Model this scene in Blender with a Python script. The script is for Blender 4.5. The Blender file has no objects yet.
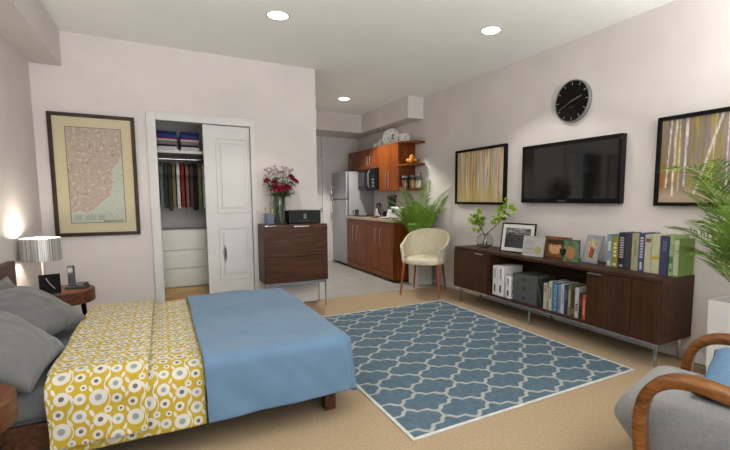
import bpy, bmesh, math, random
from mathutils import Vector, Matrix, noise
random.seed(7)
PI = math.pi
scene = bpy.context.scene
COL = scene.collection
V = Vector

# ------------------------------------------------------------------ materials
def lin(c):
    def f(v):
        v /= 255.0
        return v / 12.92 if v <= 0.04045 else ((v + 0.055) / 1.055) ** 2.4
    return (f(c[0]), f(c[1]), f(c[2]), 1.0)

def new_mat(name):
    m = bpy.data.materials.new(name); m.use_nodes = True
    nt = m.node_tree; b = nt.nodes['Principled BSDF']
    return m, nt, b

def ramp(nt, stops, interp='LINEAR'):
    r = nt.nodes.new('ShaderNodeValToRGB'); cr = r.color_ramp; cr.interpolation = interp
    while len(cr.elements) < len(stops): cr.elements.new(0.5)
    for e, (p, c) in zip(cr.elements, stops): e.position = p; e.color = lin(c)
    return r

def mapped(nt, scale, coord='Object', rot=(0, 0, 0)):
    t = nt.nodes.new('ShaderNodeTexCoord'); mp = nt.nodes.new('ShaderNodeMapping')
    mp.inputs['Scale'].default_value = scale; mp.inputs['Rotation'].default_value = rot
    nt.links.new(t.outputs[coord], mp.inputs['Vector'])
    return mp

def plain(name, c, rough=0.6, metal=0.0, var=0.06, nscale=30.0, bump=0.0, bscale=200.0, spec=0.5, coat=0.0, sheen=0.0):
    m, nt, b = new_mat(name)
    mp = mapped(nt, (1, 1, 1))
    n = nt.nodes.new('ShaderNodeTexNoise'); n.inputs['Scale'].default_value = nscale; n.inputs['Detail'].default_value = 4
    nt.links.new(mp.outputs[0], n.inputs['Vector'])
    d = [max(0, v * (1 - var)) for v in c]; l = [min(255, v * (1 + var)) for v in c]
    r = ramp(nt, [(0.3, d), (0.7, l)])
    nt.links.new(n.outputs['Fac'], r.inputs['Fac']); nt.links.new(r.outputs['Color'], b.inputs['Base Color'])
    b.inputs['Roughness'].default_value = rough; b.inputs['Metallic'].default_value = metal
    b.inputs['Specular IOR Level'].default_value = spec
    b.inputs['Coat Weight'].default_value = coat
    b.inputs['Sheen Weight'].default_value = sheen
    if bump > 0:
        n2 = nt.nodes.new('ShaderNodeTexNoise'); n2.inputs['Scale'].default_value = bscale; n2.inputs['Detail'].default_value = 3
        nt.links.new(mp.outputs[0], n2.inputs['Vector'])
        bp = nt.nodes.new('ShaderNodeBump'); bp.inputs['Strength'].default_value = bump; bp.inputs['Distance'].default_value = 0.004
        nt.links.new(n2.outputs['Fac'], bp.inputs['Height']); nt.links.new(bp.outputs[0], b.inputs['Normal'])
    return m

def wood(name, dark, mid, light, scale=(4, 4, 60), rough=0.4, rot=(0, 0, 0), coat=0.1):
    """grain runs along the axis with the smallest scale"""
    m, nt, b = new_mat(name)
    mp = mapped(nt, scale, rot=rot)
    n = nt.nodes.new('ShaderNodeTexNoise'); n.inputs['Scale'].default_value = 1.0
    n.inputs['Detail'].default_value = 6; n.inputs['Roughness'].default_value = 0.6; n.inputs['Distortion'].default_value = 0.6
    nt.links.new(mp.outputs[0], n.inputs['Vector'])
    r = ramp(nt, [(0.28, dark), (0.5, mid), (0.72, light)])
    nt.links.new(n.outputs['Fac'], r.inputs['Fac']); nt.links.new(r.outputs['Color'], b.inputs['Base Color'])
    b.inputs['Roughness'].default_value = rough; b.inputs['Coat Weight'].default_value = coat * .2; b.inputs['Coat Roughness'].default_value = 0.25; b.inputs['Specular IOR Level'].default_value = .2
    return m

def glass(name, c=(255, 255, 255), rough=0.0, ior=1.45):
    m, nt, b = new_mat(name)
    b.inputs['Base Color'].default_value = lin(c); b.inputs['Transmission Weight'].default_value = 1.0
    b.inputs['Roughness'].default_value = rough; b.inputs['IOR'].default_value = ior
    return m

def emit(name, c, s):
    m, nt, b = new_mat(name)
    b.inputs['Base Color'].default_value = lin(c); b.inputs['Emission Color'].default_value = lin(c); b.inputs['Emission Strength'].default_value = s
    return m

def vcol(name, rough=0.8, sheen=0.0, spec=0.3, bump=0.0):
    """pattern printed on the surface, stored per point"""
    m, nt, b = new_mat(name)
    a = nt.nodes.new('ShaderNodeVertexColor'); a.layer_name = 'pattern'
    nt.links.new(a.outputs['Color'], b.inputs['Base Color'])
    b.inputs['Roughness'].default_value = rough; b.inputs['Sheen Weight'].default_value = sheen; b.inputs['Specular IOR Level'].default_value = spec
    if bump:
        mp = mapped(nt, (1, 1, 1)); n2 = nt.nodes.new('ShaderNodeTexNoise'); n2.inputs['Scale'].default_value = 260
        nt.links.new(mp.outputs[0], n2.inputs['Vector'])
        bp = nt.nodes.new('ShaderNodeBump'); bp.inputs['Strength'].default_value = bump; bp.inputs['Distance'].default_value = 0.003
        nt.links.new(n2.outputs['Fac'], bp.inputs['Height']); nt.links.new(bp.outputs[0], b.inputs['Normal'])
    return m

M = {}
M['wall'] = plain('wall_paint', (204, 198, 195), 0.85, var=0.025, nscale=2.2, bump=0.05, bscale=90, spec=0.2)
M['ceiling'] = plain('ceiling_paint', (236, 237, 233), 0.9, var=0.012, nscale=1.5, spec=0.15)
M['white'] = plain('white_lacquer', (198, 197, 195), 0.45, var=0.015, nscale=6)
M['whitewarm'] = plain('white_laminate', (196, 197, 184), 0.35, var=0.01, nscale=6)
M['base'] = plain('white_skirting', (205, 203, 200), 0.5, var=0.02)
M['carpet'] = plain('beige_carpet', (153, 134, 108), 0.95, var=0.05, nscale=70, bump=0.5, bscale=420, spec=0.1)
M['tile'] = plain('grey_kitchen_floor', (150, 148, 142), 0.35, var=0.05, nscale=5)
M['walnut'] = wood('walnut', (40, 24, 14), (58, 36, 22), (74, 48, 30), (55, 55, 3.0), 0.42)
M['walnutH'] = wood('walnut_crosswise', (40, 24, 14), (58, 36, 22), (74, 48, 30), (55, 3.0, 55), 0.42)
M['walnutD'] = wood('walnut_diagonal', (44, 25, 15), (66, 39, 24), (86, 54, 34), (4, 40, 60), 0.38, rot=(0, 0.5, 0))
M['drum'] = wood('walnut_drum', (60, 36, 22), (86, 52, 33), (106, 68, 45), (40, 5, 40), 0.4)
M['bedwood'] = wood('bed_wood', (46, 28, 19), (70, 43, 29), (90, 58, 40), (50, 4, 50), 0.45)
M['cherry'] = wood('cherry_veneer', (72, 33, 10), (108, 54, 18), (132, 73, 28), (38, 38, 2.6), 0.3, coat=0.3)
M['cherryH'] = wood('cherry_crosswise', (72, 33, 10), (108, 54, 18), (132, 73, 28), (38, 2.6, 38), 0.3, coat=0.3)
M['bent'] = wood('bent_wood', (70, 40, 16), (102, 62, 28), (126, 82, 42), (14, 14, 50), 0.3, coat=0.4)
M['legwood'] = wood('teak_leg', (110, 58, 28), (142, 82, 44), (166, 104, 60), (50, 50, 4), 0.4)
M['beech'] = wood('pale_wood', (160, 128, 88), (182, 150, 106), (196, 166, 122), (4, 30, 30), 0.5)
M['black'] = plain('black_plastic', (16, 16, 17), 0.45, var=0.1, spec=.25)
M['blackgloss'] = plain('black_gloss', (10, 10, 11), 0.2, var=0.1, spec=.25)
M['blackmat'] = plain('black_frame', (13, 12, 12), 0.7, var=0.1, spec=.15)
M['screen'] = plain('dark_screen', (20, 20, 21), 0.06, var=0.02, spec=0.6)
M['darkgrey'] = plain('dark_grey', (44, 48, 50), 0.5, var=0.08)
M['midgrey'] = plain('mid_grey', (110, 112, 112), 0.5)
M['chrome'] = plain('chrome', (205, 207, 210), 0.12, metal=1.0, var=0.01)
M['satin'] = plain('satin_handle', (150, 146, 140), 0.5, metal=0.6, var=.02)
M['steel'] = plain('brushed_steel', (176, 180, 183), 0.34, metal=0.85, var=0.03, nscale=4)
M['fridge_side'] = plain('grey_enamel', (168, 170, 170), 0.4, metal=0.2, var=0.02, nscale=3)
M['shade'] = None
M['pillow'] = plain('grey_linen', (92, 93, 92), 0.95, var=0.04, nscale=14, bump=0.25, bscale=500, spec=0.1, sheen=0.2)
M['sheet'] = plain('grey_sheet', (98, 101, 102), 0.95, var=0.03, nscale=10, bump=0.15, bscale=400, spec=0.1)
M['blue'] = plain('blue_cotton', (86, 112, 136), 0.9, var=0.03, nscale=7, bump=0.2, bscale=500, spec=0.15, sheen=0.15)
M['print'] = vcol('printed_paper', 0.5, 0, 0.3)
M['canvas'] = vcol('painted_canvas', 0.55, 0, 0.3)
M['mat'] = plain('cream_mount', (190, 179, 148), 0.8, var=0.015, nscale=4)
M['mapframe'] = wood('dark_frame_wood', (36, 26, 20), (52, 39, 30), (66, 50, 38), (6, 6, 40), 0.4)
M['cream'] = plain('cream_leather', (196, 188, 162), 0.55, var=0.02, nscale=8)
M['chairgrey'] = plain('grey_upholstery', (110, 109, 108), 0.95, var=0.05, nscale=90, bump=0.3, bscale=500, spec=0.1, sheen=0.2)
M['cushion'] = plain('blue_cushion_cloth', (92, 120, 146), 0.9, var=0.04, nscale=60, bump=0.2, bscale=500, spec=0.1)
M['palm'] = plain('palm_green', (116, 150, 54), 0.5, var=0.25, nscale=9, spec=0.4)
M['palm2'] = plain('deep_palm_green', (100, 130, 48), 0.5, var=0.25, nscale=9, spec=0.4)
M['lime'] = plain('lime_leaf', (128, 160, 34), 0.5, var=0.2, nscale=25)
M['stem'] = plain('green_stem', (84, 112, 52), 0.6, var=0.15)
M['twig'] = plain('brown_twig', (70, 46, 30), 0.8, var=0.2)
M['soil'] = plain('soil', (52, 40, 32), 1.0, var=0.3, nscale=60)
M['crimson'] = plain('crimson_petal', (150, 16, 62), 0.7, var=0.3, nscale=90)
M['palepetal'] = plain('pale_petal', (196, 178, 184), 0.8, var=0.12, nscale=80)
M['glass'] = glass('clear_glass', (238, 243, 242))
M['vaseglass'] = glass('vase_glass', (214, 219, 216), 0.03)
M['greyglass'] = glass('smoked_glass', (150, 158, 156))
M['water'] = glass('water', (235, 242, 240), ior=1.33)
M['ceramicblue'] = plain('grey_blue_ceramic', (118, 124, 148), 0.45, var=0.06)
M['pencil'] = plain('bamboo_pencil', (176, 170, 100), 0.6, var=0.08)
M['orange'] = plain('orange_peel', (236, 150, 20), 0.5, var=0.06, bump=0.3, bscale=260)
M['redjar'] = plain('red_preserve', (130, 34, 34), 0.4, var=0.2)
M['yellowjar'] = plain('yellow_pasta', (222, 166, 40), 0.5, var=0.2, nscale=90)
M['palejar'] = plain('pale_grain', (186, 176, 130), 0.6, var=0.2, nscale=90)
M['counter'] = plain('speckled_stone', (158, 142, 124), 0.35, var=0.12, nscale=140)
M['plate'] = vcol('glazed_plate', 0.2, 0, 0.5)
M['downlight'] = emit('lit_lamp', (255, 252, 244), 9.0)
M['bulb'] = emit('lit_bulb', (255, 232, 190), 12.0)
M['archive'] = plain('grey_archive_card', (72, 74, 76), 0.7, var=0.06)
M['binder'] = plain('white_binder', (206, 207, 206), 0.55, var=0.03)
M['rug_edge'] = plain('rug_binding', (176, 178, 174), 0.95, var=0.06)
M['paper'] = plain('book_pages', (206, 198, 176), 0.9, var=0.06)
M['outlet'] = plain('outlet_plastic', (70, 64, 60), 0.5)

# pleated metallic drum shade
m, nt, b = new_mat('silver_pleated_shade')
mp = mapped(nt, (1, 1, 1)); sx = nt.nodes.new('ShaderNodeSeparateXYZ'); nt.links.new(mp.outputs[0], sx.inputs[0])
at2 = nt.nodes.new('ShaderNodeMath'); at2.operation = 'ARCTAN2'; nt.links.new(sx.outputs[0], at2.inputs[0]); nt.links.new(sx.outputs[1], at2.inputs[1])
nn = nt.nodes.new('ShaderNodeTexNoise'); nn.noise_dimensions = '1D'; nn.inputs['Scale'].default_value = 14; nn.inputs['Detail'].default_value = 4
nt.links.new(at2.outputs[0], nn.inputs['W'])
rp = ramp(nt, [(0.35, (130, 128, 126)), (0.62, (214, 212, 210))]); nt.links.new(nn.outputs['Fac'], rp.inputs['Fac']); nt.links.new(rp.outputs[0], b.inputs['Base Color'])
b.inputs['Metallic'].default_value = 0.55; b.inputs['Roughness'].default_value = 0.38
M['shade'] = m

# trellis rug (nodes): ogee lattice in rug coordinates
m, nt, b = new_mat('trellis_rug')
tc = nt.nodes.new('ShaderNodeTexCoord'); sp = nt.nodes.new('ShaderNodeSeparateXYZ'); nt.links.new(tc.outputs['Object'], sp.inputs[0])
def mth(op, a, bb=None, c=None):
    n = nt.nodes.new('ShaderNodeMath'); n.operation = op
    for i, x in enumerate((a, bb, c)):
        if x is None: continue
        if isinstance(x, (int, float)): n.inputs[i].default_value = x
        else: nt.links.new(x, n.inputs[i])
    return n.outputs[0]
PER = 0.313
u = mth('DIVIDE', mth('ADD', sp.outputs[0], 0.0), PER); v = mth('DIVIDE', sp.outputs[1], PER)
a = mth('ADD', u, v); d = mth('SUBTRACT', u, v)
def wig(x):
    s1 = mth('SINE', mth('MULTIPLY', x, 2 * PI)); s3 = mth('SINE', mth('MULTIPLY', x, 6 * PI))
    return mth('ADD', mth('MULTIPLY', s1, 0.095), mth('MULTIPLY', s3, 0.03))
a2 = mth('ADD', a, wig(d)); d2 = mth('ADD', d, wig(a))
def near(x):
    return mth('ABSOLUTE', mth('SUBTRACT', mth('FRACT', mth('ADD', x, 0.5)), 0.5))
dist = mth('MINIMUM', near(a2), near(d2))
line = mth('LESS_THAN', dist, 0.052)
nz = nt.nodes.new('ShaderNodeTexNoise'); nz.inputs['Scale'].default_value = 26; nz.inputs['Detail'].default_value = 6; nt.links.new(tc.outputs['Object'], nz.inputs['Vector'])
rb = ramp(nt, [(0.3, (70, 89, 102)), (0.7, (84, 103, 115))]); nt.links.new(nz.outputs['Fac'], rb.inputs['Fac'])
rl = ramp(nt, [(0.3, (140, 142, 138)), (0.7, (158, 158, 153))]); nt.links.new(nz.outputs['Fac'], rl.inputs['Fac'])
mx = nt.nodes.new('ShaderNodeMix'); mx.data_type = 'RGBA'; nt.links.new(line, mx.inputs[0]); nt.links.new(rb.outputs[0], mx.inputs[6]); nt.links.new(rl.outputs[0], mx.inputs[7])
nt.links.new(mx.outputs[2], b.inputs['Base Color']); b.inputs['Roughness'].default_value = 0.95; b.inputs['Specular IOR Level'].default_value = 0.1
n2 = nt.nodes.new('ShaderNodeTexNoise'); n2.inputs['Scale'].default_value = 350; nt.links.new(tc.outputs['Object'], n2.inputs['Vector'])
bp = nt.nodes.new('ShaderNodeBump'); bp.inputs['Strength'].default_value = 0.4; bp.inputs['Distance'].default_value = 0.004
nt.links.new(n2.outputs['Fac'], bp.inputs['Height']); nt.links.new(bp.outputs[0], b.inputs['Normal'])
M['rug'] = m

# ------------------------------------------------------------------ object helpers
WORLD = {}
def tag(o, label=None, cat=None, group=None, kind=None):
    if label: o['label'] = label
    if cat: o['category'] = cat
    if group: o['group'] = group
    if kind: o['kind'] = kind
    return o

def thing(name, label, cat, loc, rz=0.0, group=None):
    o = bpy.data.objects.new(name, None); COL.objects.link(o)
    o.location = loc; o.rotation_euler = (0, 0, rz); o.empty_display_size = 0.1
    WORLD[o.name] = Matrix.Translation(loc) @ Matrix.Rotation(rz, 4, 'Z')
    return tag(o, label, cat, group)

def obj(name, bm, mat, parent=None, world=True, smooth=None, origin=None):
    """bm in world coordinates (world=True) or in the parent's own (world=False)"""
    me = bpy.data.meshes.new(name)
    W = WORLD[parent.name] if parent is not None else Matrix.Identity(4)
    if parent is not None and world: bm.transform(W.inverted())
    if parent is None and origin is not None: bm.transform(Matrix.Translation(-V(origin)))
    bmesh.ops.recalc_face_normals(bm, faces=bm.faces)
    if smooth is not None:
        for f in bm.faces: f.smooth = True
    bm.to_mesh(me); bm.free()
    if smooth is not None and smooth < 179: me.set_sharp_from_angle(angle=math.radians(smooth))
    o = bpy.data.objects.new(name, me); COL.objects.link(o)
    for mm in (mat if isinstance(mat, (list, tuple)) else [mat]): me.materials.append(mm)
    if parent is not None: o.parent = parent
    elif origin is not None: o.location = origin
    WORLD[o.name] = W if parent is not None else Matrix.Translation(origin or (0, 0, 0))
    return o

def BM(): return bmesh.new()

def box(bm, x0, x1, y0, y1, z0, z1, bev=0.0, seg=2, mat=None, mi=0):
    r = bmesh.ops.create_cube(bm, size=1.0)
    vs = r['verts']
    sx, sy, sz = x1 - x0, y1 - y0, z1 - z0
    for v in vs:
        v.co = V((x0 + (v.co.x + .5) * sx, y0 + (v.co.y + .5) * sy, z0 + (v.co.z + .5) * sz))
        if mat is not None: v.co = mat @ v.co
    fs = {f for v in vs for f in v.link_faces}
    for f in fs: f.material_index = mi
    if bev > 0:
        es = list({e for v in vs for e in v.link_edges})
        bmesh.ops.bevel(bm, geom=es, offset=bev, segments=seg, profile=0.5, affect='EDGES')
    return bm

def B(x0, x1, y0, y1, z0, z1, bev=0.0, seg=2, mat=None):
    return box(BM(), x0, x1, y0, y1, z0, z1, bev, seg, mat)

def tube(bm, pts, rad, n=10, closed=False, caps=True, flat=None):
    pts = [V(p) for p in pts]; rings = []
    N = len(pts)
    up = V((0, 0, 1)); prev = None
    for i, p in enumerate(pts):
        if closed: t = pts[(i + 1) % N] - pts[i - 1]
        else: t = pts[min(i + 1, N - 1)] - pts[max(i - 1, 0)]
        t.normalize()
        if prev is None:
            ref = up if abs(t.dot(up)) < 0.9 else V((1, 0, 0))
            a = t.cross(ref).normalized()
        else:
            a = (prev - t * prev.dot(t)).normalized()
        prev = a; bb = t.cross(a)
        r = rad[i] if isinstance(rad, (list, tuple)) else rad
        rings.append([bm.verts.new(p + (a * math.cos(2 * PI * k / n) + bb * math.sin(2 * PI * k / n)) * r) for k in range(n)])
    for i in range(N if closed else N - 1):
        A, C = rings[i], rings[(i + 1) % N]
        for k in range(n):
            bm.faces.new((A[k], A[(k + 1) % n], C[(k + 1) % n], C[k]))
    if caps and not closed:
        bm.faces.new(rings[0][::-1]); bm.faces.new(rings[-1])
    return bm

def lathe(bm, prof, c=(0, 0, 0), n=28, mat=None):
    """prof: list of (radius, z); closed at ends whose radius is 0"""
    rings = []
    for r, z in prof:
        if r < 1e-6: rings.append([bm.verts.new((c[0], c[1], c[2] + z))])
        else: rings.append([bm.verts.new((c[0] + r * math.cos(2 * PI * k / n), c[1] + r * math.sin(2 * PI * k / n), c[2] + z)) for k in range(n)])
    for A, C in zip(rings, rings[1:]):
        for k in range(n):
            k2 = (k + 1) % n
            if len(A) == 1 and len(C) == 1: continue
            if len(A) == 1: bm.faces.new((A[0], C[k], C[k2]))
            elif len(C) == 1: bm.faces.new((A[k], A[k2], C[0]))
            else: bm.faces.new((A[k], A[k2], C[k2], C[k]))
    if mat is not None:
        for R_ in rings:
            for v in R_: v.co = mat @ v.co
    return bm

def cyl(bm, c, r, z0, z1, n=28, bev=0.0):
    if bev > 0: pr = [(0, z0), (r - bev, z0), (r, z0 + bev), (r, z1 - bev), (r - bev, z1), (0, z1)]
    else: pr = [(0, z0), (r, z0), (r, z1), (0, z1)]
    return lathe(bm, pr, (c[0], c[1], 0), n)

def grid(nu, nv, fn, colfn=None, bm=None):
    """fn(i/nu, j/nv) -> point ; colfn -> sRGB 0-255"""
    bm = bm or BM(); lay = bm.verts.layers.float_color.get('pattern') or (bm.verts.layers.float_color.new('pattern') if colfn else None)
    vs = []
    for i in range(nu + 1):
        row = []
        for j in range(nv + 1):
            v = bm.verts.new(fn(i / nu, j / nv))
            if colfn: v[lay] = lin(colfn(i / nu, j / nv))
            row.append(v)
        vs.append(row)
    for i in range(nu):
        for j in range(nv): bm.faces.new((vs[i][j], vs[i + 1][j], vs[i + 1][j + 1], vs[i][j + 1]))
    return bm

def solidify(o, t, offset=-1.0):
    md = o.modifiers.new('thickness', 'SOLIDIFY'); md.thickness = t; md.offset = offset
    return o

def subsurf(o, n=1):
    md = o.modifiers.new('smooth', 'SUBSURF'); md.levels = n; md.render_levels = n
    return o

def text_mesh(s, size):
    cu = bpy.data.curves.new('lettering', 'FONT'); cu.body = s; cu.size = size; cu.align_x = 'CENTER'; cu.align_y = 'CENTER'; cu.extrude = 0.0004
    o = bpy.data.objects.new('lettering', cu); COL.objects.link(o)
    dg = bpy.context.evaluated_depsgraph_get(); me = bpy.data.meshes.new_from_object(o.evaluated_get(dg))
    bm = BM(); bm.from_mesh(me); bpy.data.objects.remove(o); bpy.data.curves.remove(cu); bpy.data.meshes.remove(me)
    return bm

def struct(name, bm, mat, parent=None, smooth=None):
    o = obj(name, bm, mat, parent, smooth=smooth); o['kind'] = 'structure'
    return o

def fbm(x, y, z=0.0, o=4):
    return noise.fractal(V((x, y, z)), 0.6, 2.0, o)

# ------------------------------------------------------------------ room shell (metres; camera stands at x=0, y=0)
XL, XR, YF, YB, YK, ZC = -0.935, 3.40, -1.9, 4.80, 7.70, 2.66
struct('floor', B(XL - .1, XR + .1, YF - .1, 5.55, -0.1, 0.0), M['carpet'])
struct('floor_kitchen', B(1.58, XR + .1, 4.80, YK + .1, -0.095, 0.0025), M['tile'])
struct('ceiling', B(XL - .1, XR + .1, YF - .1, YK + .1, ZC, ZC + .1), M['ceiling'])
struct('wall_right', B(XR, XR + .1, YF - .1, YK + .1, 0, ZC), M['wall'])
struct('wall_left', B(XL - .1, XL, YF - .1, 5.6, 0, ZC), M['wall'])
bm = BM()
box(bm, XL, -0.06, YB, YB + .1, 0, ZC); box(bm, -0.06, 0.87, YB, YB + .1, 2.0, ZC); box(bm, 0.87, 1.60, YB, YB + .1, 0, ZC)
struct('wall_back', bm, M['wall'])
struct('wall_hall', B(1.50, 1.60, YB + .1, YK, 0, ZC), M['wall'])
bm = BM()
box(bm, 1.5, 2.06, YK, YK + .1, 0, ZC); box(bm, 2.06, 2.72, YK, YK + .1, 2.28, ZC); box(bm, 2.72, XR, YK, YK + .1, 0, ZC)
struct('wall_kitchen', bm, M['wall'])
struct('ceiling_soffit_left', B(XL, -0.71, YF, YB, 2.36, ZC), M['wall'])
bm = BM(); box(bm, 3.14, XR, 5.34, YK, 2.354, ZC); box(bm, 1.6, 3.14, 6.96, YK, 2.354, ZC)
struct('ceiling_soffit_kitchen', bm, M['wall'])
# closet interior shell
struct('wall_closet', box(box(box(BM(), -0.42, 1.3, 5.5, 5.56, 0, 2.4), -0.48, -0.42, YB + .1, 5.56, 0, 2.4), 1.3, 1.36, YB + .1, 5.56, 0, 2.4), M['wall'])
struct('ceiling_closet', B(-0.48, 1.36, YB + .1, 5.56, 2.4, 2.44), M['wall'])
# wall behind the camera with a wide window
bm = BM()
box(bm, XL, -.6, YF - .1, YF, 0, ZC); box(bm, -.6, 3.1, YF - .1, YF, 0, 0.25); box(bm, -.6, 3.1, YF - .1, YF, 2.52, ZC); box(bm, 3.1, XR, YF - .1, YF, 0, ZC)
struct('wall_front', bm, M['wall'])
bm = BM()
for x in (-.6, 1.22, 3.04): box(bm, x, x + .06, YF - .08, YF - .02, 0.25, 2.52)
for z in (0.25, 2.46): box(bm, -.6, 3.1, YF - .08, YF - .02, z, z + .06)
struct('window_1', bm, M['white'])
# skirting boards
struct('baseboard_back', box(box(BM(), XL, -0.1, YB - .012, YB, 0, .085, .003), 0.96, 1.6, YB - .012, YB, 0, .085, .003), M['base'])
struct('baseboard_right', B(XR - .012, XR, YF, 5.22, 0, .085, .003), M['base'])
# closet casing and door
bm = BM(); box(bm, -0.09, -0.01, YB - .02, YB + .1, 0, 2.035, .003); box(bm, 0.865, 0.91, YB - .02, YB + .1, 0, 2.035, .003); box(bm, -0.01, 0.865, YB - .02, YB + .1, 1.962, 2.035, .003)
struct('trim_1', bm, M['white'])
dr = struct('door_1', B(0.405, 0.862, YB + .02, YB + .055, 0.01, 1.958, .003), M['white'])
def panel_frame(bm, x0, x1, z0, z1, y, w=.012, h=.008):
    for a in ((x0, x1, z0, z0 + w), (x0, x1, z1 - w, z1), (x0, x0 + w, z0, z1), (x1 - w, x1, z0, z1)):
        box(bm, a[0], a[1], y - h, y + .002, a[2], a[3], .003)
for z0, z1 in ((1.05, 1.83), (0.34, 0.90)):
    bm = BM(); panel_frame(bm, 0.52, 0.845, z0, z1, YB + .02); panel_frame(bm, 0.56, 0.81, z0 + .05, z1 - .05, YB + .02, .006, .004)
    box(bm, 0.57, 0.80, YB + .016, YB + .022, z0 + .06, z1 - .06, .003)
    obj('panel_moulding', bm, M['white'], dr)
bm = BM(); lathe(bm, [(0, 0), (.022, 0), (.022, .006), (.015, .008), (.012, .003), (0, .003)], mat=Matrix.Translation((0.575, YB + .019, .62)) @ Matrix.Diagonal((.8, 1, 4.2, 1)) @ Matrix.Rotation(PI / 2, 4, 'X'))
obj('door_handle', bm, M['satin'], dr, smooth=40)
# hall door
bm = BM(); box(bm, 2.66, 2.73, YK - .03, YK + .1, 0, 2.354, .003); box(bm, 2.06, 2.66, YK - .03, YK + .1, 1.90, 1.96, .003); box(bm, 2.02, 2.08, YK - .03, YK + .1, 0, 2.354, .003); box(bm, 2.08, 2.66, YK + .01, YK + .05, 1.96, 2.354)
struct('trim_2', bm, M['white'])
dr = struct('door_2', B(2.08, 2.66, YK + .0, YK + .04, 0.01, 1.90, .003), M['white'])
for z0, z1 in ((1.05, 1.75), (0.2, 0.9)):
    for x0, x1 in ((2.15, 2.34), (2.40, 2.59)):
        bm = BM(); panel_frame(bm, x0, x1, z0, z1, YK); obj('panel_moulding', bm, M['white'], dr)
bm = BM(); lathe(bm, [(0, 0), (.025, 0), (.03, .03), (0, .06)], mat=Matrix.Translation((2.63, YK - .002, 1.0)) @ Matrix.Rotation(PI / 2, 4, 'X'))
obj('door_handle', bm, M['chrome'], dr, smooth=40)
tag(obj('wall_outlet', B(XR - .006, XR, 4.13, 4.21, .10, .17, .002), M['outlet']), 'small dark wall outlet low on the wall between cream chair and low sideboard', 'outlet')

# ------------------------------------------------------------------ downlights
def downlight(x, y, label, z=ZC, e=28):
    t = thing('ceiling_downlight', label, 'downlight', (x, y, z), group='recessed ceiling downlights')
    obj('trim_ring', lathe(BM(), [(.078, -.001), (.092, -.001), (.088, -.007), (.078, -.007), (.078, -.001)], (x, y, z), 40), M['white'], t, smooth=40)
    obj('lamp_lens', lathe(BM(), [(0, -.003), (.078, -.003)], (x, y, z), 40), M['downlight'], t)
    L = bpy.data.lights.new('downlight_beam', 'SPOT'); L.energy = e; L.spot_size = math.radians(112); L.spot_blend = 0.25; L.shadow_soft_size = 0.06; L.color = (1, .95, .88)
    o = bpy.data.objects.new('downlight_beam', L); COL.objects.link(o); o.parent = t; o.location = (0, 0, -.03)
downlight(0.888, 3.56, 'recessed round downlight in the ceiling above the foot of the bed')
downlight(2.581, 2.972, 'recessed round downlight in the ceiling nearest the wall clock')
downlight(2.413, 5.948, 'recessed round downlight in the ceiling at the kitchen end, beside the soffit', e=165)

# ------------------------------------------------------------------ rug
RX0, RX1, RY0, RY1 = 1.04, 2.866, 1.71, 4.06
rug = thing('area_rug', 'blue trellis patterned rug on the beige carpet between bed and sideboard', 'rug', (1.165, 1.71, 0.0))
obj('rug_field', B(RX0 + .02, RX1 - .02, RY0 + .02, RY1 - .02, .0005, .006, .002), M['rug'], rug)
bm = BM()
for a in ((RX0, RX1, RY0, RY0 + .02), (RX0, RX1, RY1 - .02, RY1), (RX0, RX0 + .02, RY0 + .02, RY1 - .02), (RX1 - .02, RX1, RY0 + .02, RY1 - .02)):
    box(bm, *a, .0005, .007, .002)
obj('rug_border', bm, M['rug_edge'], rug)

# ------------------------------------------------------------------ bed
BX0, BX1, BY0, BY1 = -0.93, 0.86, 2.20, 3.60
bed = thing('platform_bed', 'low double bed with dark wood frame and grey mattress against the left wall', 'bed', (0, 2.95, 0))
hb = Matrix.Translation((-.905, 0, .3)) @ Matrix.Rotation(math.radians(3), 4, 'Y') @ Matrix.Translation((.905, 0, -.3))
obj('headboard', B(-0.93, -0.885, BY0 - .02, BY1 + .14, .08, .785, .008, 2), M['bedwood'], bed)
bm = BM(); box(bm, -0.885, BX1 - .02, BY0, BY0 + .03, .15, .262, .006); obj('side_rail', bm, M['bedwood'], bed)
bm = BM(); box(bm, -0.885, BX1 - .02, BY1 - .03, BY1, .15, .262, .006); obj('side_rail', bm, M['bedwood'], bed)
bm = BM(); box(bm, BX1 - .05, BX1 - .02, BY0 + .03, BY1 - .03, .15, .262, .006); obj('foot_rail', bm, M['bedwood'], bed)
for x, y in ((.76, BY0 + .01), (.76, BY1 - .075), (-.9, BY0 + .01), (-.9, BY1 - .075)):
    obj('leg', B(x, x + .065, y, y + .065, 0, .15 if x > 0 else .08, .004), M['bedwood'], bed)
obj('mattress', B(-0.88, BX1 - .055, BY0 + .035, BY1 - .065, .2, .40, .045, 4), M['sheet'], bed, smooth=60)
obj('fitted_sheet', B(-0.882, -.3, BY0 + .004, BY1 - .06, .264, .405, .05, 4), M['sheet'], bed, smooth=60)

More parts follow.
